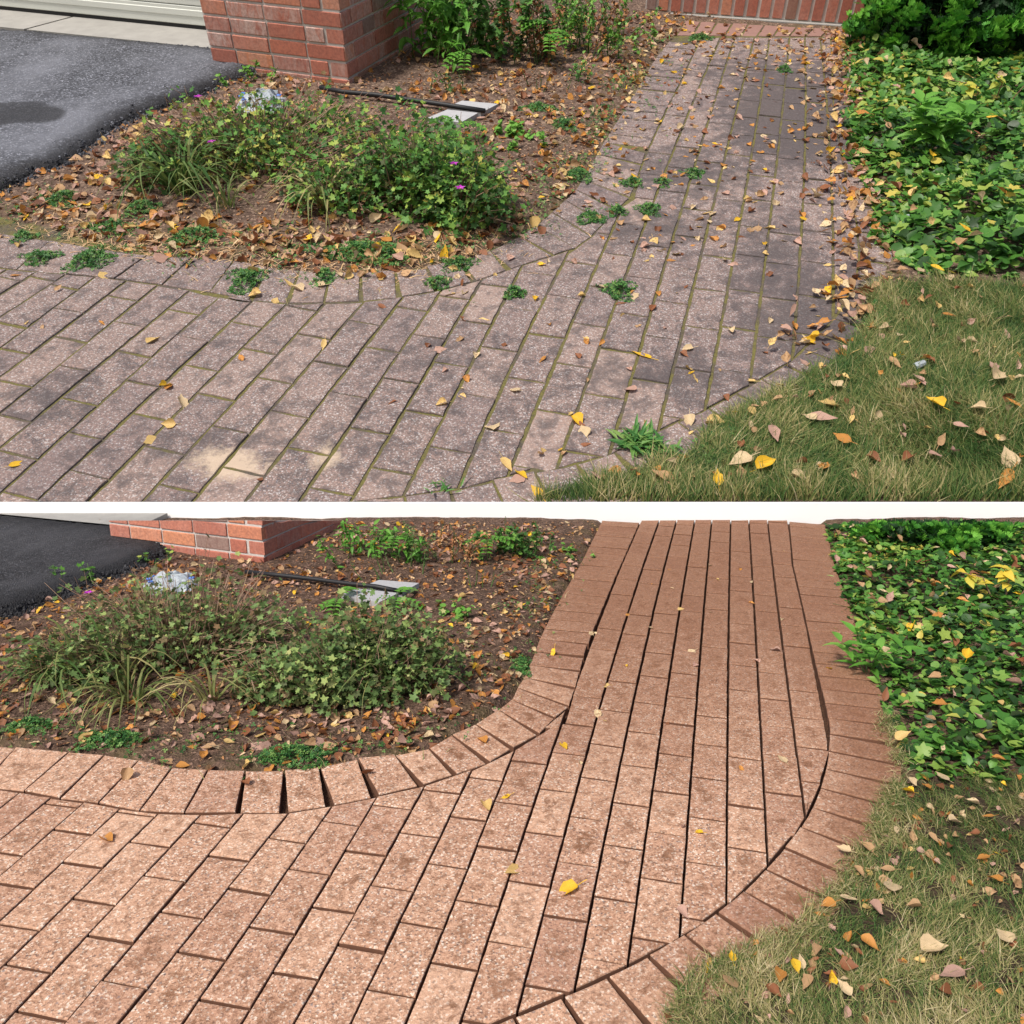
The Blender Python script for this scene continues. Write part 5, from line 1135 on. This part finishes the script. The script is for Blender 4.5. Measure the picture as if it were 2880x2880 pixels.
def describe(l):
    X, Y = proj(l[0], l[1], l[2]); X /= 1.4907; Y /= 1.4907
    nm, ax, ay = min(ANC[l[0]], key=lambda a: (a[1]-X)**2+(1.6*(a[2]-Y))**2); dx, dy = X-ax, 1.6*(Y-ay); r = math.hypot(dx, dy)
    if r < 28: w_ = 'right by'
    elif abs(dx) > abs(dy): w_ = ('well ' if r > 90 else 'just ')+('left of' if dx < 0 else 'right of')
    else: w_ = ('well ' if r > 90 else 'just ')+('above' if dy < 0 else 'below')
    big = 'large ' if l[7] > .055 else ''
    t = f"{big}{DRY[l[9]][0]} {SH[l[8]]} leaf {l[10]} {w_} {nm}"; return t if len(t.split()) < 14 else t.replace(l[10]+' ', '')
ME, seen = {}, {}
ORD = ['', 'second ', 'third ', 'fourth ', 'fifth ', 'sixth ', 'seventh ', 'eighth ', 'ninth ']
def leafM(l): return Matrix.Translation(l[1:4]) @ Matrix.Rotation(l[4], 4, 'Z') @ Matrix.Rotation(l[5], 4, 'X') @ Matrix.Rotation(l[6], 4, 'Y') @ Matrix.Scale(l[7], 4)
for l in LV[:300]:
    key = (l[8], l[9])
    if key not in ME:
        m = Mesh(); V, F_ = T_dry[l[8]]; m.add(V, F_, np.stack([rng.uniform(.3, .7, len(V)), np.zeros(len(V)), np.zeros(len(V))], -1)); ME[key] = m.build('fallen_leaf', M_dry[l[9]], True)
    o = bpy.data.objects.new('fallen_leaf', ME[key]); link(o, l[0], None, leafM(l)); lb = describe(l)
    tag(o, lb, 'leaf', 'fallen leaves '+l[10])
    seen.setdefault(lb, []).append((proj(l[0], l[1], l[2])[0], o))
for lb, os_ in seen.items():
    if len(os_) > 1:
        for k, (_, o) in enumerate(sorted(os_, key=lambda q: q[0])): o['label'] = ('leftmost ' if k == 0 else ORD[min(k, 8)].strip()+' from left, ')+lb
for pl in 'AB':
    m = Mesh()
    for k in range(8):
        V, F_ = T_dry[k]; V = np.array(V)
        for ci in range(len(DRY)):
            q = [l for l in LV[300:] if l[0] == pl and l[8] == k and l[9] == ci]
            if not q: continue
            A_ = np.array([l[1:8] for l in q], float); m_i = ci
            cloud(m, V, F_, A_[:, :3], A_[:, 3], A_[:, 4], A_[:, 5], A_[:, 6], np.stack([rng.random(len(q)), np.zeros(len(q)), np.zeros(len(q))], -1), m_i)
    tag(m.obj('leaf_litter', M_dry, pl, smooth=True), 'smaller fallen leaves strewn over the '+('mossy walk, upper bed and lawn' if pl == 'A' else 'lower bed, clean walk and lawn'), 'leaf litter', kind='stuff')
    # crumbs of bark, straw and broken leaf on the soil
    Q = region_pts(pl, bedA if pl == 'A' else bedB, 9000); h_, ins, d = ground_h(pl, Q[:, 0], Q[:, 1]); ok = ~ins & ~inpoly(Q, np.array(aspA if pl == 'A' else aspB)); Q, h_ = Q[ok], h_[ok]
    P = np.concatenate([Q, h_[:, None]+.003], 1); P = P[lim(pl, P, .01)]
    cc0, ff = (cA, fA) if pl == 'A' else (cB, fB); rel = P[:, :2]-cc0; nn_ = np.array([-ff[1], ff[0]]); P = P[~((rel@ff < .01) & (rel@nn_ > -.01))]; k = len(P)
    m = Mesh(); cloud(m, [(-.3, -.5, 0), (.3, -.4, .1), (.25, .5, 0), (-.2, .4, .15)], [(0, 1, 2, 3)], P, rng.uniform(0, 6.28, k), rng.normal(0, .4, k), rng.normal(0, .4, k), rng.uniform(.005, .018, k), np.stack([rng.beta(1.2, 2, k), np.zeros(k), np.zeros(k)], -1))
    if pl == 'A':
        S_ = np.concatenate([along(L_, 900, -.06, .09), along(outL_A[(outL_A[:, 1] > 1.9) & (outL_A[:, 1] < 2.9)], 900, -.03, .07)]); k = len(S_)
        cloud(m, *T_bl, np.concatenate([S_, ground_h(pl, S_[:, 0], S_[:, 1])[0][:, None]+.002], 1), rng.uniform(0, 6.28, k), rng.uniform(-1.55, -1.1, k), rng.normal(0, .3, k), .05*rng.uniform(.4, 1.3, k), np.stack([rng.uniform(.5, .9, k), np.zeros(k), np.zeros(k)], -1))
    tag(m.obj('soil_crumbs', M_litter, pl), 'bark crumbs and straw scattered on the soil of the '+('upper' if pl == 'A' else 'lower')+' bed', 'debris', kind='stuff')

# loose stones along the broken edge of each driveway
for pl, asp_, mt in (('A', aspA, M_asphA), ('B', aspB, M_asphB)):
    line = np.array(asp_[3:] if pl == 'A' else asp_[4:]); E_ = along(line, 900, 0, .022); m = Mesh()
    for q in E_:
        s_ = rng.uniform(.003, .010); a = rng.uniform(0, 6.28); m_v = np.array([(-1, -.7, -.4), (.8, -1, -.3), (1, .8, -.4), (-.7, 1, -.4), (-.5, -.5, .6), (.6, -.4, .7), (.5, .6, .5), (-.6, .4, .8)])*s_*rng.uniform(.7, 1.3, (8, 3))
        R_ = np.array([[math.cos(a), -math.sin(a), 0], [math.sin(a), math.cos(a), 0], [0, 0, 1]]); ins_ = inpoly(q[None], np.array(asp_))[0]; d_ = dpoly(q[None], np.array(asp_))[0]
        t_ = min(d_/.09, 1); z_ = .05*math.sqrt(max(1-(1-t_)**2, 0))+.004 if ins_ else hg(pl, *q)+.003
        m.add(m_v@R_.T+[q[0], q[1], z_], [(3, 2, 1, 0), (4, 5, 6, 7), (0, 1, 5, 4), (1, 2, 6, 5), (2, 3, 7, 6), (3, 0, 4, 7)], (rng.uniform(.0, .9), 0, 0))
    tag(m.obj('asphalt_crumbs', mt, pl), 'loose black asphalt crumbs along the edge of the '+('grey' if pl == 'A' else 'black')+' driveway', 'debris', kind='stuff')

# creeping weeds and grass wisps straggling over the bed edges
for pl, line, ncl, ngr, off, sd_ in (('A', outL_A[outL_A[:, 1] < 5.2], 6500, 2600, -.07, .10), ('B', outL_B[outL_B[:, 1] < 4.4], 2600, 1300, -.13, .08), ('A', outR_A[(outR_A[:, 1] > 1.5) & (outR_A[:, 1] < 3.2)], 1300, 2200, .015, .025)):
    m = Mesh(); S_ = along(line, ncl, off, sd_); S_ = S_[fnoise(S_[:, 0], S_[:, 1], 13, 41)+rng.normal(0, .14, len(S_)) > .12]; gz = np.maximum(ground_h(pl, S_[:, 0], S_[:, 1])[0], 0); k = len(S_)
    if pl == 'A': S_, gz = S_[S_[:, 1] > VA+.05], gz[S_[:, 1] > VA+.05]; k = len(S_)
    cloud(m, *T_tre, np.stack([S_[:, 0], S_[:, 1], gz+rng.uniform(.003, .018, k)], -1), rng.uniform(0, 6.28, k), rng.normal(0, .5, k), rng.normal(0, .4, k), rng.uniform(.007, .015, k), np.stack([rng.uniform(0, 1, k), np.zeros(k), np.zeros(k)], -1), 0)
    S_ = along(line, ngr, off, sd_); S_ = S_[(fnoise(S_[:, 0], S_[:, 1], 11, 43)+rng.normal(0, .2, len(S_)) > 0) & (S_[:, 1] > VA+.05)]; gz = np.maximum(ground_h(pl, S_[:, 0], S_[:, 1])[0], 0); k = len(S_)
    cloud(m, *T_bl2, np.stack([S_[:, 0], S_[:, 1], gz], -1), rng.uniform(0, 6.28, k), rng.uniform(-1.5, -.3, k), rng.normal(0, .3, k), rng.uniform(.02, .05, k), np.stack([rng.uniform(.2, 1, k), np.zeros(k), np.zeros(k)], -1), 1)
    tag(m.obj('creeping_weeds', [M_clo, M_grass], pl), 'creeping weeds and straw wisps along the '+('bed edge of the mossy walk' if ncl > 3000 else 'bed edge of the clean walk' if pl == 'B' else 'lawn edge of the mossy walk'), 'weeds', kind='stuff')
